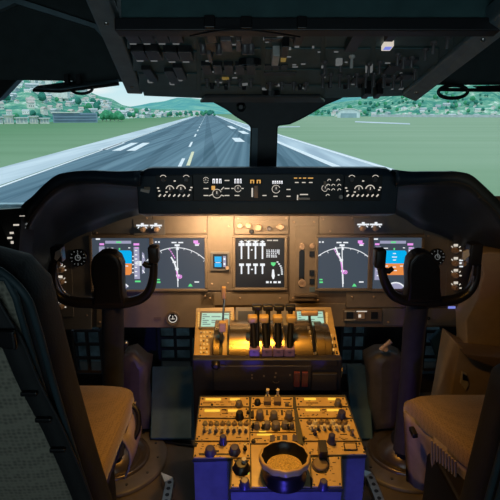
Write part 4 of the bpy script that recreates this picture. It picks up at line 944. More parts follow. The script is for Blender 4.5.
obj('case', MB().pxp(FC, [(235.5, 307), (291.5, 307), (291.5, 331), (235.5, 331)], -.10, 0), M['greyp'], T, bev=.002); obj('screen', MB().pxr(FC, 238, 311, 262, 328, 0, .004, .002), M['black2'], T)

# ================================================================ PEDESTAL
pf = at(268, 396, 1.285); pb = atz(280, 487, pf.z-.067); FPD = Fr(pf, (1, 0, 0), pf-pb)
def pdx(x, y, c=0): a, b = FPD.px(x, y, c); return a, b
PT = thing('pedestal', V((pf.x, pf.y, 0)), 'aisle pedestal with gold lit top and blue lit sides in the centre foreground', 'pedestal')
outl = [(199.5, 395.5), (345.5, 394.5), (367.5, 455), (342, 456), (343.5, 488.5), (229, 489), (231.5, 458), (192, 459)]
po = [FPD.px(*p) for p in outl]
obj('top_plate', MB().prism(FPD, po, -.012, 0), M['dark'], PT, bev=.002)
fl = [FPD.P(a, b, -.012) for a, b in po]; mb = MB(); n_ = len(fl)
lo = [V((p.x, p.y, 0)) for p in fl]; c_ = V((pf.x, 1.15, 0))
ins = [V((p.x+(.004 if p.x < pf.x else -.004), p.y, p.z)) for p in fl]; lo = [V((p.x, p.y, 0)) for p in ins]
mb.add(ins+lo, [(i, n_+i, n_+(i+1) % n_, (i+1) % n_) for i in range(n_)]); obj('body', mb, M['pedside'], PT)  # grey sides with some of the blue foot light put into the colour
def unit(poly, label, name='radio_panel', m='gold', c=.005):
    a, b = FPD.px(*poly[0]); T = thing(name, FPD.P(a, b), label, 'radio panel'); obj('face_plate', MB().prism(FPD, [FPD.px(x, y, c) for x, y in poly], 0, c), M[m], T, bev=.0012)
    mb = MB(); cx = sum(p[0] for p in poly)/len(poly); cy = sum(p[1] for p in poly)/len(poly)
    for x, y in poly: a, b = FPD.px(x+(2 if x < cx else -2), y+(1.8 if y < cy else -1.8), c); mb.cyl(FPD, a, b, c, c+.0015, .0026, n=8)
    obj('screw', mb, M['dark'], T)
    x0 = min(p[0] for p in poly)+5; x1 = max(p[0] for p in poly)-5; y0 = min(p[1] for p in poly)+1; y1 = max(p[1] for p in poly)-1; random.seed(int(x0*7+y0)); mb = MB()
    for k in range(int((x1-x0)*(y1-y0)/38)+3):
        x = random.uniform(x0, x1-4); y = random.uniform(y0, y1); mb.pxr(FPD, x, y, x+random.uniform(1, 3.6), y+.55, c, c+.0004)
    obj('printed_lettering', mb, M['black2'], T, kind='stuff'); return T
PC = .005
def pk(T, x, y, r, h, m='kgrey', name='knob', ptr=None, n=14):
    a, b = FPD.px(x, y, PC+h); mb = MB().lathe(FPD, a, b, [(r*1.25, PC), (r*1.2, PC+h*.2), (r, PC+h*.3), (r*.92, PC+h*.95), (r*.7, PC+h)], n, lobes=8 if r > .006 else 0, amp=.04)
    o = obj(name, mb, M[m], T)
    if ptr: obj('pointer', MB().fbox(FPD, a-r*.15, b-r*.1, a+r*.15, b+r, PC+h, PC+h+.0008), M[ptr], o)
    return o
def pt(T, x, y, m='kblue', L=.022, w=.004):     # toggle or paddle switch
    a, b = FPD.px(x, y, PC); p = FPD.P(a, b, PC); q = FPD.P(a, b-.003, PC+L)
    mb = MB().lathe(FPD, a, b, [(w*1.5, PC), (w*1.4, PC+.003), (w, PC+.004)], 8); mb.tube([p, p.lerp(q, .7), q], [w*.55, w*.8, w], 8); obj('toggle_switch', mb, M[m], T)
def pr(T, x0, y0, x1, y1, c1, m, name='button', c0=PC): return obj(name, MB().pxr(FPD, x0, y0, x1, y1, c0, c0+c1, .001), m, T)
def mark(T, rects, m, name='legend', c=PC):
    if name != 'legend' and len(rects) > 1:
        for r in rects: mark(T, [r], m, name, c)
        return
    mb = MB()
    for r in rects: mb.pxr(FPD, *r, c, c+.0008)
    obj(name, mb, m, T)
S_ = lambda f: (200+(192-200)*f, 395.5+(459-395.5)*f)
def Lx(y): return 199.8-(y-395.5)*.122
def Rx(y): return 345.2+(y-395)*.365
W_ = M['black']
# left bank
T = unit([(Lx(397)+1, 397), (249, 397), (249, 406), (Lx(406)+1, 406)], 'topmost left radio panel with two short yellow readouts')
mark(T, [(205.5, 398.2, 221, 400.2), (230, 398.2, 240, 400.2)], E['yel'], 'readout_lettering'); mark(T, [(203, 402.5, 212, 403), (225, 398, 227, 399)], W_); pk(T, 239, 401.5, .009, .016, 'kgrey'); pk(T, 212, 404, .003, .003, 'black2')
T = unit([(Lx(407.5)+1, 407.5), (248.5, 407.5), (248.5, 417.5), (Lx(417)+1, 417.5)], 'second left radio panel with a bright yellow readout and dark knob')
mark(T, [(204.5, 409.3, 220, 411.6), (228, 409.3, 238, 411.6)], E['yel'], 'readout_lettering'); mark(T, [(222, 409, 226, 410), (222, 413, 228, 413.6)], W_); pk(T, 239.5, 412, .010, .022, 'black2'); pk(T, 248, 411, .004, .008, 'black2')
T = unit([(Lx(419)+1, 419), (249.5, 419), (249.5, 440.5), (Lx(440)+1, 440.5)], 'left audio panel with two rows of eight small selectors')
for k in range(8): pk(T, 205+k*5.9, 422.3, .0062, .007, 'brown2' if k % 2 else 'greyp', ptr='black2'); pt(T, 204.5+k*5.9, 431.5, 'pale' if k in (1, 3) else 'kgrey', .018, .004)
for k in range(8): pr(T, 202.5+k*5.9, 427, 206.3+k*5.9, 429.5, .004, M['pale'])
pk(T, 223, 436, .009, .026, 'kblue'); mark(T, [(198, 436, 200, 437), (236, 437, 241, 437.6)], W_)
T = unit([(Lx(442)+1, 442), (250, 442), (250, 457.5), (Lx(457)+1, 457.5)], 'lowest left panel with two dark blue round knobs', 'selector_panel')
pk(T, 210, 448, .0125, .018, 'kblue'); pk(T, 234.5, 447, .0125, .018, 'kblue'); pr(T, 193.5, 442.5, 197, 445.5, .004, M['black2']); pt(T, 245, 449, 'black2')
mark(T, [(199, 453.2, 238, 455)], M['black'], 'slot'); mark(T, [(217, 444, 226, 444.7), (216, 450, 219, 452)], W_)
# middle bank
T = unit([(251.5, 397), (293, 397), (293, 408), (251, 408)], 'top middle panel with a pair of guarded engine switches', 'start_panel')
for x in (267.5, 277.5): pr(T, x-3.6, 396.5, x+3.6, 401.5, .014, M['brown2'], 'switch_guard'); pt(T, x, 396.5, 'pale', .03, .005); mark(T, [(x-3, 403.5, x+3, 405)], W_)
pk(T, 257.5, 400, .008, .014, 'black2'); mark(T, [(252.5, 403, 260, 403.6), (283, 399, 291, 399.6), (284, 402, 290, 402.6), (285, 405.5, 290, 406.3)], W_); pk(T, 287, 403, .005, .008, 'kgrey')
T = unit([(251, 409), (294, 409), (295, 420), (250.5, 420)], 'middle panel with three tall grey knobs in a row', 'selector_panel')
for x, y in ((260, 411), (274, 412), (289, 412)): pk(T, x, y, .010, .026, 'kgrey'); mark(T, [(x-4, 417, x-2, 418), (x+2.5, 417, x+4.5, 418)], W_)
pr(T, 250.8, 411, 254, 417, .006, M['black2']); mark(T, [(266, 410, 268, 415), (281, 410, 283, 415)], W_)
T = unit([(250.5, 421), (295, 421), (296, 432), (250.3, 432)], 'middle panel crowded with tan rotary knobs and a lit yellow strip', 'selector_panel')
for x, y, r in ((267, 422, .009), (276, 422.5, .011), (285, 422, .009), (257, 423, .007), (292, 423, .006)): pk(T, x, y, r, .018, 'kgrey')
mark(T, [(259, 431, 266, 432), (270, 426.6, 282, 428.2)], E['yel'], 'readout_lettering'); pt(T, 253, 427, 'black2'); pt(T, 263, 428, 'black2'); pt(T, 288, 428, 'black2'); mark(T, [(255, 427, 260, 428), (272, 430, 280, 430.6)], W_)
T = unit([(250.3, 433), (296, 433), (297, 443), (250, 443)], 'middle panel with three blocky dark switches just ahead of the round cup', 'selector_panel')
mark(T, [(257, 433.8, 272, 435.4)], E['yel'], 'readout_lettering')
for x in (272.5, 285, 295): pr(T, x-2.4, 435, x+2.4, 441, .018, M['kblue'], 'switch')
mark(T, [(254, 438, 262, 438.6), (277, 436, 280, 440), (264, 440, 266, 441)], W_); pk(T, 253.5, 440, .005, .006, 'black2')
# right bank
T = unit([(295.5, 397), (Rx(397)-1, 397), (Rx(406)-1, 406), (296.5, 406)], 'topmost right radio panel with two short yellow readouts')
mark(T, [(304, 397.8, 316, 400), (328, 397.8, 336, 400)], E['yel'], 'readout_lettering'); pk(T, 338.3, 400, .009, .018, 'kgrey'); mark(T, [(306, 402.5, 318, 403.1), (300, 401, 302, 402)], W_)
T = unit([(296.8, 407.5), (Rx(407)-1, 407.5), (Rx(417)-1, 417.5), (298.8, 417.5)], 'second right radio panel with long yellow readout and blue knob')
mark(T, [(305.5, 409, 320, 411), (327, 409, 339, 411)], E['yel'], 'readout_lettering'); pk(T, 342, 411.5, .011, .024, 'kblue'); mark(T, [(322, 409, 326, 410), (317, 414, 318, 415), (327, 414, 328, 415), (303, 413, 304, 414)], W_)
T = unit([(299, 419), (Rx(419)-1, 419), (Rx(440)-1, 440.5), (304, 440.5)], 'right audio panel with two rows of seven small selectors')
for k in range(7): pk(T, 309.5+k*5.9, 420.8, .0066, .007, 'pale' if k in (1, 4) else 'brown2', ptr='black2'); pt(T, 312+k*6, 429, 'kgrey' if k % 2 else 'pale', .018, .0045)
for k in range(7): pr(T, 309+k*6, 425, 313+k*6, 427.4, .004, M['pale'])
pk(T, 332, 434.5, .009, .028, 'kblue'); mark(T, [(309, 434, 316, 434.6), (340, 434, 347, 434.6)], W_); pt(T, 352, 435, 'kgrey'); pt(T, 315, 434, 'kblue')
T = unit([(304.5, 442), (Rx(442)-1, 442), (Rx(455)-1, 454), (308, 455)], 'lowest right panel with a tall black grip and a framed gold key', 'selector_panel')
pr(T, 319, 440, 327, 452, .035, M['black2'], 'grip'); pr(T, 345, 443.5, 356, 449, .004, M['gold']); mb = MB()
obj('button_frame', MB().pxr(FPD, 344, 442.6, 357, 443.6, PC, PC+.003).pxr(FPD, 344, 449, 357, 450, PC, PC+.003).pxr(FPD, 344, 443, 345, 449.5, PC, PC+.003).pxr(FPD, 356, 443, 357, 449.5, PC, PC+.003), M['black2'], T)
for x, y in ((299, 444), (300, 450), (301, 437), (362, 447)): pk(T, x+3, y, .0035, .006, 'black2')
# narrow column beside the cup
T = unit([(233, 459), (250, 459), (250, 487), (231, 487)], 'narrow left panel beside the cup with stacked black knobs', 'selector_panel')
pk(T, 241.5, 463, .018, .02, 'black2'); pk(T, 244.5, 480, .011, .022, 'kblue'); mb = MB(); a, b = FPD.px(244, 461, PC+.022); obj('pointer', MB().cyl(FPD, a, b, PC+.02, PC+.03, .006, n=10), M['pale'], T)
mark(T, [(247, 472, 249, 474)], E['yelg'], 'lamp')
T = unit([(311, 457.5), (340.5, 456.5), (342, 486), (312, 486.5)], 'right rear panel with an oval brown knob and a small blue knob', 'selector_panel')
a, b = FPD.px(320.5, 464, PC+.006); mb = MB().lathe(FPD, a, b, [(.019, PC), (.019, PC+.006), (.016, PC+.009), (.013, PC+.008)], 24); obj('oval_knob', mb, M['brown2'], T)
obj('knob_rim', MB().ring(FPD, a, b, PC, PC+.003, .0195, .022, n=24), M['black2'], T); pk(T, 323.8, 481, .010, .024, 'kblue'); mark(T, [(330, 470, 331, 471), (316, 474, 318, 475)], W_)
# big fluted cup
obj('cup_plate', MB().prism(FPD, [FPD.px(x, y, .003) for x, y in ((251, 444.5), (309, 444.5), (310.5, 487), (251.5, 487))], 0, .003), M['gold'], PT, bev=.001)
a, b = FPD.px(284.5, 482); CT = thing('rudder_trim_cup', FPD.P(a, b+.01, .0), 'large fluted black cup filled with rough bronze grain at the rear of the pedestal', 'cup')
q = FPD.P(a, b+.012, 0); FK = Fr(q, (1, 0, 0), (0, 1, -.04)); mb = MB()
pr_ = [(.052, -.004), (.054, .018), (.050, .026), (.053, .036), (.060, .046), (.061, .060), (.0585, .063), (.0545, .062), (.051, .046), (.0, .044)]
obj('cup_body', MB().lathe(FK, 0, 0, pr_[:5], 60, cap1=False), M['black2'], CT); obj('fluted_rim', MB().lathe(FK, 0, 0, pr_[4:8], 72, lobes=12, amp=.02, cap0=False, cap1=False), M['gold'], CT); obj('cup_liner', MB().lathe(FK, 0, 0, [(.055, .062), (.050, .035), (.0, .02)], 48, cap0=False, cap1=False), M['black2'], CT)
mb = MB(); rows = []; random.seed(9)
for i in range(9):
    r = .043*i/8; rows.append([FK.P(r*math.cos(2*PI*k/40), r*math.sin(2*PI*k/40), .034+.004*(1-(i/8)**2)+random.uniform(-.0012, .0012)*(i < 8)) for k in range(40)])
for r in rows: r.append(r[0])
mb.grid(rows); mb.grid([rows[-1], [p-FK.n*.006 for p in rows[-1]]])
obj('grain_fill', mb, M['bronze'], CT, kind='stuff')

# ================================================================ FOOTWELLS
def lattice(name, px0, py0, px1, py1, Y, nx, ny, label):
    F = Fr((0, Y, 0), (1, 0, 0), (0, 0, 1)); lm = M['kgrey'] if px0 == 74 else M['lattice']; T = thing(name, at((px0+px1)/2, py1, Y), label, 'frame')
    for k in range(nx+1):
        x = px0+(px1-px0)*k/nx; obj('upright', MB().pxr(F, x-1.3, py0, x+1.3, py1, -.015, .004), lm, T, bev=.001)
    for k in range(ny+1):
        y = py0+(py1-py0)*k/ny; obj('crossbar', MB().pxr(F, px0, y-1.3, px1, y+1.3, -.012, .0), lm, T, bev=.001)
lattice('footwell_frame', 74, 331, 101, 372, 2.05, 2, 3, 'dark square lattice frame low in the left footwell, outboard of the column')
lattice('footwell_frame', 159, 327, 191, 360, 2.05, 2, 3, 'dark lattice frame before a pale wall between left shroud and throttle quadrant')
lattice('footwell_frame', 342, 322, 366, 362, 2.05, 2, 3, 'dark lattice frame between throttle quadrant and right shroud')
lattice('footwell_frame', 424, 332, 442, 370, 2.05, 1, 3, 'narrow dark lattice frame behind the right control column')
F21 = Fr((0, 2.10, 0), (1, 0, 0), (0, 0, 1))
mb = MB(); xs = [-1.38]
for p0, p1 in ((75, 100), (160, 190), (343, 365), (425, 441)): xs += [at(p0, 345, 2.14).x, at(p1, 345, 2.14).x]
xs.append(1.38)
for k in range(0, 10, 2): mb.box(xs[k], 2.14, 0, xs[k+1], 2.18, .80)
zt = at(250, 325, 2.14).z; zl = at(250, 374, 2.14).z
for k in range(1, 9, 2): mb.box(xs[k], 2.14, zt, xs[k+1], 2.18, .80); mb.box(xs[k], 2.14, 0, xs[k+1], 2.18, zl)
obj('bulkhead', mb, M['wall'], label='dark bulkhead closing the footwells below the instrument panel', cat='bulkhead')
# teal ramps left and right of the quadrant
def slab(name, pts3, th, m, label=None, cat=None, parent=None, bev=.004):
    n_ = (pts3[1]-pts3[0]).cross(pts3[2]-pts3[0]).normalized()*th; k = len(pts3)
    mb = MB().add(pts3+[p+n_ for p in pts3], [tuple(range(k))[::-1], tuple(range(k, 2*k))]+[(i, (i+1) % k, k+(i+1) % k, k+i) for i in range(k)])
    return obj(name, mb, M[m], parent, label, cat, bev=bev)
T = slab('foot_ramp', [atz(151, 440, .015), atz(193, 440, .015), at(194, 368, 2.0), at(153, 368, 2.0)], .02, 'teal', 'teal painted sloping foot ramp left of the throttle quadrant', 'foot ramp')
T = slab('foot_ramp', [atz(352, 440, .015), atz(372, 440, .015), at(368, 366, 2.0), at(346, 366, 2.0)], .02, 'teal', 'teal painted sloping foot ramp right of the throttle quadrant', 'foot ramp')
T = slab('side_brace', [at(430, 340, 1.85), at(440, 330, 1.85), at(470, 400, 1.85), at(455, 410, 1.85)], .02, 'teal', 'dark teal slanting brace behind the right control column', 'brace')
T = slab('trim_strip', [at(192, 338, 1.62), at(196, 338, 1.62), at(196, 440, 1.40), at(191, 440, 1.40)], .01, 'teal', 'thin light teal strip down the left side of the throttle quadrant', 'strip')
# shrouds
def shroud(pts, crown, label):
    F = Fr((0, 1.82, 0), (1, 0, 0), (0, 0, 1)); T = thing('rudder_shroud', at(sum(p[0] for p in pts)/len(pts), 434, 1.74), label, 'shroud')
    P_ = [F.px(*p) for p in pts]; cx = sum(p[0] for p in P_)/len(P_); cz = sum(p[1] for p in P_)/len(P_)
    mb = MB(); rows = []
    for s, c in ((1, -.05), (1, 0), (.97, .012), (.9, .022), (.7, .034), (.3, .04)): rows.append([F.P(cx+(a-cx)*s, cz+(b-cz)*(s*.3+.7 if s < 1 else 1), c) for a, b in P_])
    mb.loftc(rows); obj('cover', mb, M['shroud'], T)
    return T, F
shroud([(122, 428), (151, 427), (149.5, 410), (147.6, 385), (151, 360), (145, 358), (135, 349), (124, 352), (120, 380)], 0, 'grey brown curved rudder pedal shroud right of the left control column')
T, F = shroud([(372, 428), (404, 426), (404, 380), (402, 354), (390, 349), (377, 350), (365, 356), (368, 375), (370, 400)], 0, 'grey brown curved rudder pedal shroud with a tan crank knob on top')
a, b = F.px(385, 349, .06); obj('crank_knob', MB().tube([at(381, 350, 1.77), at(386, 345, 1.77), at(391, 341, 1.77)], [.011, .008, .010], 12), M['knob'], T)
obj('crank_hub', MB().lathe(Fr(at(385, 349, 1.77), (1, 0, 0), (0, .3, 1)), 0, 0, [(.012, -.02), (.013, .0), (.009, .01)], 16), M['knob'], T)
T = obj('spring_knob', MB().lathe(Fr(at(126, 343, 1.74), (1, 0, 0), (0, 0, 1)), 0, 0, [(.011, 0), (.011, .012), (.005, .016)], 16), M['steel'], label='small steel knob just above the left rudder shroud', cat='knob')
obj('knob_stem', MB().tube([at(126, 343, 1.745), at(124, 352, 1.83)], .004, 8), M['steel'], T)
# thin cable on the floor
obj('floor_cable', MB().tube([atz(x, y, .008) for x, y in spline([(148, 446), (156, 441), (168, 442), (180, 444), (196, 446)], 20)], .004, 6), M['black2'], label='thin dark cable lying on the floor left of the pedestal', cat='cable')
# seat rails
def rail(p0, p1, label):
    a = atz(*p0, .03); b = atz(*p1, .03); d = (b-a).normalized(); s = V((d.y, -d.x, 0))*.016; T = thing('seat_rail', (a+b)/2-V((0, 0, .03)), label, 'rail'); dn = V((0, 0, .028))
    obj('rail_bar', MB().hexa([a-s-dn, a+s-dn, b+s-dn, b-s-dn, a-s, a+s, b+s, b-s]), M['steel'], T, bev=.002)
    L_ = (b-a).length; n_ = int(L_/.028); mb = MB()
    for k in range(n_): c = a+d*(L_*(k+.6)/n_); mb.cyl(Fr(c, (1, 0, 0), (0, 1, 0)), 0, 0, 0, .001, .0075, n=10)
    obj('rail_hole', mb, M['black2'], T); e = b-d*.01
    obj('end_stop', MB().hexa([e-s*1.6-dn, e+s*1.2-dn, e+d*.03+s-dn, e+d*.03-s*2.2-dn, e-s*1.2, e+s, e+d*.025+s*.6, e+d*.04-s*2.4+V((0, 0, .012))]), M['steel'], T, bev=.002)
rail((164, 512), (170, 480), 'steel perforated seat rail on the floor left of the pedestal')
rail((384, 510), (370, 475), 'steel perforated seat rail on the floor right of the pedestal')

# ================================================================ SEATS
def rsec(x0, x1, y0, y1, z, r, n=5):
    pts = []
    for cx, cy, t0 in ((x1-r, y0+r, -90), (x1-r, y1-r, 0), (x0+r, y1-r, 90), (x0+r, y0+r, 180)):
        for k in range(n+1): t = math.radians(t0+90*k/n); pts.append(V((cx+r*math.cos(t), cy+r*math.sin(t), z)))
    return pts
def seat(x0, x1, front, rear, cz, top, backY0, backY1, label, left, sk=0, wt=1.0, wb=.93):
    """pan from rear to front, backrest rising from (backY1, low) to (backY0, top)"""
    T = thing('pilot_seat', ((x0+x1)/2, (front+rear)/2, 0), label, 'seat'); cx = (x0+x1)/2
    # cushion: sections along Y
    rows = []
    for t, zt, w in ((0, 0, .94), (.02, .02, .98), (.25, .012, 1), (.55, .016, 1), (.8, .028, 1), (.93, .026, .985), (1, -.005, .95), (1.02, -.05, .9)):
        y = rear+(front-rear)*t; hw_ = (x1-x0)/2*w; zb = cz-.075; zz = cz+zt; pts = []; cx_ = cx+(front-y)*sk
        for k in range(28):
            a = 2*PI*k/28; ca, sa = math.cos(a), math.sin(a); e = .36
            pts.append(V((cx_+hw_*math.copysign(abs(ca)**e, ca), y, (zz+zb)/2+(zz-zb)/2*math.copysign(abs(sa)**(e*1.3), sa))))
        rows.append(pts)
    obj('cushion', MB().loftc(rows), M['cloth'], T)
    # skirt with folds around the pan
    per = []; n_ = 80; ys = [rear+(front-.02-rear)*k/24 for k in range(25)]
    path = [(x1-.006, y) for y in ys]+[(x1-.006-(x1-x0-.012)*k/14, front-.012) for k in range(1, 14)]+[(x0+.006, y) for y in ys[::-1]]
    rows = []
    for j in range(7):
        f = j/6; r = []
        for i, (x, y) in enumerate(path):
            w = .006*math.sin(i*1.9)*f+.004*math.sin(i*.83+1); dx = 1 if x > cx+.2 else (-1 if x < cx-.2 else 0); dy = 1 if i in range(25, 38) else 0
            r.append(V((x+(front-y)*sk+dx*(w-(.055 if left else .03)*f), y+dy*(w-.03*f), cz-.04-(.16 if left else .25)*f-(.012*math.sin(i*.7) if j == 6 else 0))))
        rows.append(r)
    obj('skirt', MB().grid(rows), M['skirt'], T, solid=.006)
    obj('seat_base', MB().box(x0+.06, rear+.03, .03, x1-.06, front-.1, cz-.1), M['black2'], T, bev=.01)
    # backrest: sections stacked in height
    rows = []; zb = cz-.02; N_ = 16
    for k in range(N_+1):
        t = k/N_; z = zb+(top-zb)*t; y = backY1+(backY0-backY1)*t
        u = max(0, (t-.86)/.14); w = (x1-x0)/2*math.sqrt(max(0, 1-(u*.9)**2.6)) if u > 0 else (x1-x0)/2
        w *= wt+(wb-wt)*(1-t)**2; th = .062*(1-.55*u**2)
        rows.append(rsec(cx-w, cx+w, y-th, y+th, z, min(.045, th*.8, w*.8)))
    obj('backrest', MB().loftc(rows), M['bolster'], T)
    # woven rear panel and its piping follow the back
    def bk(fx, t, off):
        z = zb+(top-zb)*t; y = backY1+(backY0-backY1)*t; u = max(0, (t-.86)/.14)
        w = (x1-x0)/2*(math.sqrt(max(0, 1-(u*.9)**2.6)) if u > 0 else 1); return V((cx+fx*w*(wt+(wb-wt)*(1-t)**2), y-.062*(1-.55*u**2)-off, z))
    nn = 14; rows = [[bk(-.9+1.8*i/nn, .03+.91*j/18, .002+.010*math.sin(PI*i/nn)**.5*math.sin(PI*j/18)**.5) for i in range(nn+1)] for j in range(19)]
    obj('rear_panel', MB().grid(rows), M['back'], T, solid=.004)
    obj('piping', MB().tube([bk(-.92, .02+.90*k/20, .004) for k in range(21)]+[bk(-.92+1.84*k/16, .92+.022*math.sin(PI*k/16), .006) for k in range(1, 16)]+[bk(.92, .92-.90*k/20, .004) for k in range(21)], .0055, 8), M['piping'], T)
    ot = [bk(fx, t, -.02) for fx, t in ((1.0, .03), (1.0, .3), (1.0, .6), (1.0, .8), (.98, .88), (.93, .94), (.8, .975), (.4, .99))]
    for s_ in (1, -1): obj('piping', MB().tube([V((cx+(p.x-cx)*s_, p.y-.025, p.z)) for p in [V(q) for q in spline(ot, 40)]], .006, 8), M['piping'], T)
    return T, bk
T, bk = seat(-.86, -.36, 1.42, .95,   .455, 1.11, .77, .93, 'left pilot seat seen from behind, woven back with black harness and orange lit cushion', True, 0, 1.08, 1.18)
# harness straps down the rear of the left seat
def strap(T, a, b, w, n=24, sag=.0, off=.016):
    rows = [[], []]
    for k in range(n+1):
        f = k/n; fx = a[0]+(b[0]-a[0])*f; t = a[1]+(b[1]-a[1])*f; rows[0].append(bk(fx-w, t, off+sag*math.sin(PI*f))); rows[1].append(bk(fx+w, t, off+sag*math.sin(PI*f)))
    return obj('harness_strap', MB().grid(rows), M['belt'], T, solid=.006)
FBK = Fr(bk(0, .0, .014), (1, 0, 0), bk(0, .7, .014)-bk(0, 0, .014))
def pstrap(pts, w):
    L_ = spline(pts, 30); c = [FBK.P(*FBK.px(x, y)) for x, y in L_]; rows = [[], []]
    for k in range(30):
        d = (c[min(k+1, 29)]-c[max(k-1, 0)]).normalized(); s = d.cross(FBK.n)*w; rows[0].append(c[k]-s+FBK.n*.004); rows[1].append(c[k]+s+FBK.n*.004)
    obj('harness_strap', MB().grid(rows), M['belt'], T, solid=.006)
    for s in (0, 1): obj('strap_edge', MB().tube(rows[s], .0025, 6), M['dark'], T)
pstrap([(-14, 296), (0, 320), (14, 343), (30, 381), (56, 432), (84, 500), (92, 530)], .017)
for x, y in ((10, 336), (32, 388), (46, 414), (60, 444)):
    p = FBK.P(*FBK.px(x, y))+FBK.n*.014; obj('strap_buckle', MB().box(p.x-.014, p.y-.003, p.z-.004, p.x+.014, p.y+.005, p.z+.004), M['black2'], T, bev=.002)
p = FBK.P(*FBK.px(8, 330))+FBK.n*.02; obj('strap_slider', MB().hexa([p+V(q) for q in ((-.02, -.004, -.012), (.02, -.004, -.02), (.02, .006, -.02), (-.02, .006, -.012), (-.02, -.004, .012), (.02, -.004, .012), (.02, .006, .012), (-.02, .006, .012))]), M['black2'], T, bev=.003)
a_ = bk(-.9, .36, .014); obj('back_seam', MB().tube([bk(-.76+.7*k/10, .37, .017) for k in range(11)], .004, 6), M['piping'], T)
# front pocket loop on the cushion side
def hook(T, x, y, z, s):
    rows = []
    for j in range(7):
        f = j/6; rows.append([V((x+s*(.006+.022*math.sin(PI*f)), y-.075+.15*k/9, z+.03*math.cos(k*.8)*(1-f)*.4-.13*f)) for k in range(10)])
    obj('side_pocket', MB().grid(rows), M['skirt'], T, solid=.005)
hook(T, -.372, 1.30, .40, 1)
obj('latch_lever', MB().tube([V(q) for q in spline([(-.365, 1.36, .43), (-.345, 1.35, .41), (-.34, 1.32, .37), (-.36, 1.29, .34)], 10)], .008, 8), M['black2'], T)
T, bk = seat(.475, .98, 1.40, .93, .435, .86, .85, .92, 'right pilot seat with tan cushion, ribbed skirt and low dark backrest at the picture corner', False, .38, 1.0, 1.0)
mb = MB(); 
for k in range(9):
    y = 1.10+k*.011; mb.tube([V((.468+(1.34-y)*.38, y+.06, .385)), V((.474+(1.34-y)*.38, y+.06, .32)), V((.49+(1.34-y)*.38, y+.06, .25))], .0035, 6)
obj('ribbed_pocket', mb, M['skirt'], T)
obj('latch', MB().box(.478, 1.27, .375, .494, 1.31, .39), M['black2'], T, bev=.003)
p = atz(490, 491, .33); obj('recline_lever', MB().tube([p+V((-.03, .03, -.03)), p, p+V((.05, .02, .03))], [.008, .010, .012], 10), mat('lever_cream', (.75, .6, .25), .4), T)
mb = MB()
for k in range(3): mb.tube([atz(448+k*6, 455, .20), atz(462+k*6, 500, .24)], .006, 8)
obj('adjust_rail', mb, M['dark'], T)

# ================================================================ RIGHT SIDEWALL LINER
T = thing('sidewall_liner', V((.95, 1.5, 0)), 'beige moulded sidewall liner with a pocket, beyond the right seat', 'sidewall')
def hull(name, pts, Y, th, m, bev=.006):
    F = Fr((0, Y, 0), (1, 0, 0), (0, 0, 1)); return obj(name, MB().pxp(F, pts, -th, 0), M[m], T, bev=bev, seg=3)
hull('upper_panel', [(479, 254), (490, 252), (540, 256), (540, 368), (464, 362), (467, 345), (466, 320), (477, 300), (484, 275)], 1.66, .10, 'beige')
hull('lower_panel', [(459, 346), (468, 352), (500, 370), (540, 380), (540, 430), (444, 428), (450, 398)], 1.58, .16, 'beige')
hull('ledge', [(464, 354), (540, 362), (540, 374), (500, 370), (468, 358)], 1.54, .10, 'brown2', .004)
F = Fr((0, 1.58, 0), (1, 0, 0), (0, 0, 1)); obj('pocket', MB().pxp(F, [(462, 371), (467, 374), (469, 385), (466, 391), (460, 383)], 0, .006), M['pale'], T, bev=.002)
obj('pocket_opening', MB().pxp(F, [(463, 374), (467, 376), (468, 381), (463, 380)], .006, .008), M['black2'], T)

# ================================================================ LIGHT, SKY, CAMERA
w = bpy.data.worlds.new('sky'); SC.world = w; w.use_nodes = True; N = w.node_tree.nodes; L = w.node_tree.links; bg = N['Background']
tc = N.new('ShaderNodeTexCoord'); sp = N.new('ShaderNodeSeparateXYZ'); L.new(tc.outputs['Generated'], sp.inputs[0]); cr = N.new('ShaderNodeValToRGB'); e = cr.color_ramp.elements
e[0].position = 0; e[0].color = (.72, .9, .92, 1); e[1].position = .6; e[1].color = (.22, .48, .72, 1); q = e.new(.06); q.color = (.55, .85, .93, 1)
L.new(sp.outputs['Z'], cr.inputs['Fac']); nz = N.new('ShaderNodeTexNoise'); nz.inputs['Scale'].default_value = 5; nz.inputs['Detail'].default_value = 5
mp = N.new('ShaderNodeMapping'); mp.inputs['Scale'].default_value = (1, 1, 5); L.new(tc.outputs['Generated'], mp.inputs['Vector']); L.new(mp.outputs['Vector'], nz.inputs['Vector'])
r2 = N.new('ShaderNodeValToRGB'); r2.color_ramp.elements[0].position = .48; r2.color_ramp.elements[1].position = .65; L.new(nz.outputs['Fac'], r2.inputs['Fac'])
mx = N.new('ShaderNodeMixRGB'); mx.inputs['Color2'].default_value = (.9, .96, .96, 1); L.new(r2.outputs['Color'], mx.inputs['Fac']); L.new(cr.outputs['Color'], mx.inputs['Color1']); L.new(mx.outputs['Color'], bg.inputs['Color']); bg.inputs['Strength'].default_value = .95
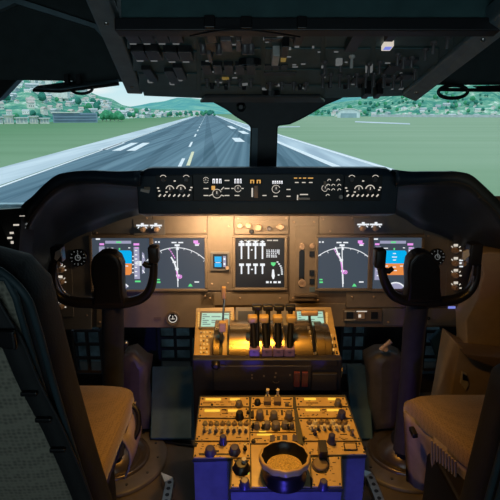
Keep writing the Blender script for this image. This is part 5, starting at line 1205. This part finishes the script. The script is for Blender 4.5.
def light(name, kind, loc, energy, col, target=None, size=.1, size_y=None, spot=None, blend=.6):
    l = bpy.data.lights.new(name, kind); l.energy = energy; l.color = col
    if kind == 'AREA':
        l.size = size
        if size_y: l.shape = 'RECTANGLE'; l.size_y = size_y
    elif kind == 'SPOT': l.spot_size = math.radians(spot); l.spot_blend = blend; l.shadow_soft_size = size
    elif kind == 'POINT': l.shadow_soft_size = size
    o = bpy.data.objects.new(name, l); COL.objects.link(o); o.location = loc
    if target is not None: o.rotation_euler = (V(target)-V(loc)).to_track_quat('-Z', 'Y').to_euler()
    return o
s = light('sun', 'SUN', (0, -50, 80), 1.5, (1, .97, .9), target=(18, 0, 0)); s.data.angle = math.radians(3)
AM = (1, .47, .07)
light('dome_lamp', 'SPOT', (.05, 1.24, 1.325), 20, AM, target=(.05, 1.25, .5), size=.016, spot=74, blend=.8)
light('dome_lamp', 'SPOT', (.0, 1.02, 1.34), 9, AM, target=(.0, 1.3, .2), size=.03, spot=104, blend=.7)
light('sidewall_fill', 'SPOT', (.40, .85, 1.36), 5, AM, target=(.95, 1.62, .85), size=.03, spot=48, blend=.8)  # added amber spot that brightens the sidewall liner, no such fixture
light('panel_flood', 'AREA', (-.10, 1.68, .935), 1.5, (1, .68, .38), target=(-.10, 1.80, .83), size=.24, size_y=.03)
light('panel_flood', 'AREA', (.12, 1.68, .935), .5, (1, .68, .4), target=(.12, 1.80, .83), size=.35, size_y=.03)
BL = (.10, .08, 1)
light('blue_foot_lamp', 'SPOT', (.03, .42, .22), 9, BL, target=(.05, 1.05, .27), size=.03, spot=58, blend=.5)
light('blue_foot_lamp', 'SPOT', (-.08, .42, .10), 1.1, BL, target=(-.42, 1.15, .25), size=.03, spot=45, blend=.8)
light('blue_foot_lamp', 'SPOT', (.2, .42, .10), 1.1, BL, target=(.52, 1.15, .28), size=.03, spot=45, blend=.8)
light('cabin_fill', 'AREA', (0, -1.1, 1.0), 4.5, (.68, .92, 1), target=(0, 1.4, 1.15), size=1.2, size_y=.5)  # unseen area light added at the rear as bluish fill
cam = bpy.data.cameras.new('camera'); cam.sensor_width = 36; cam.lens = 36; cam.clip_end = 20000; cam.clip_start = .02
co = bpy.data.objects.new('camera', cam); COL.objects.link(co); co.location = EYE; co.rotation_euler = (PI/2-PITCH, 0, 0); SC.camera = co
vs = SC.view_settings; vs.view_transform = 'Standard'; vs.look = 'None'; vs.gamma = 1; vs.use_curve_mapping = False; vs.exposure = 0
SC.cycles.use_denoising = True; SC.cycles.max_bounces = 6; SC.cycles.sample_clamp_indirect = 3
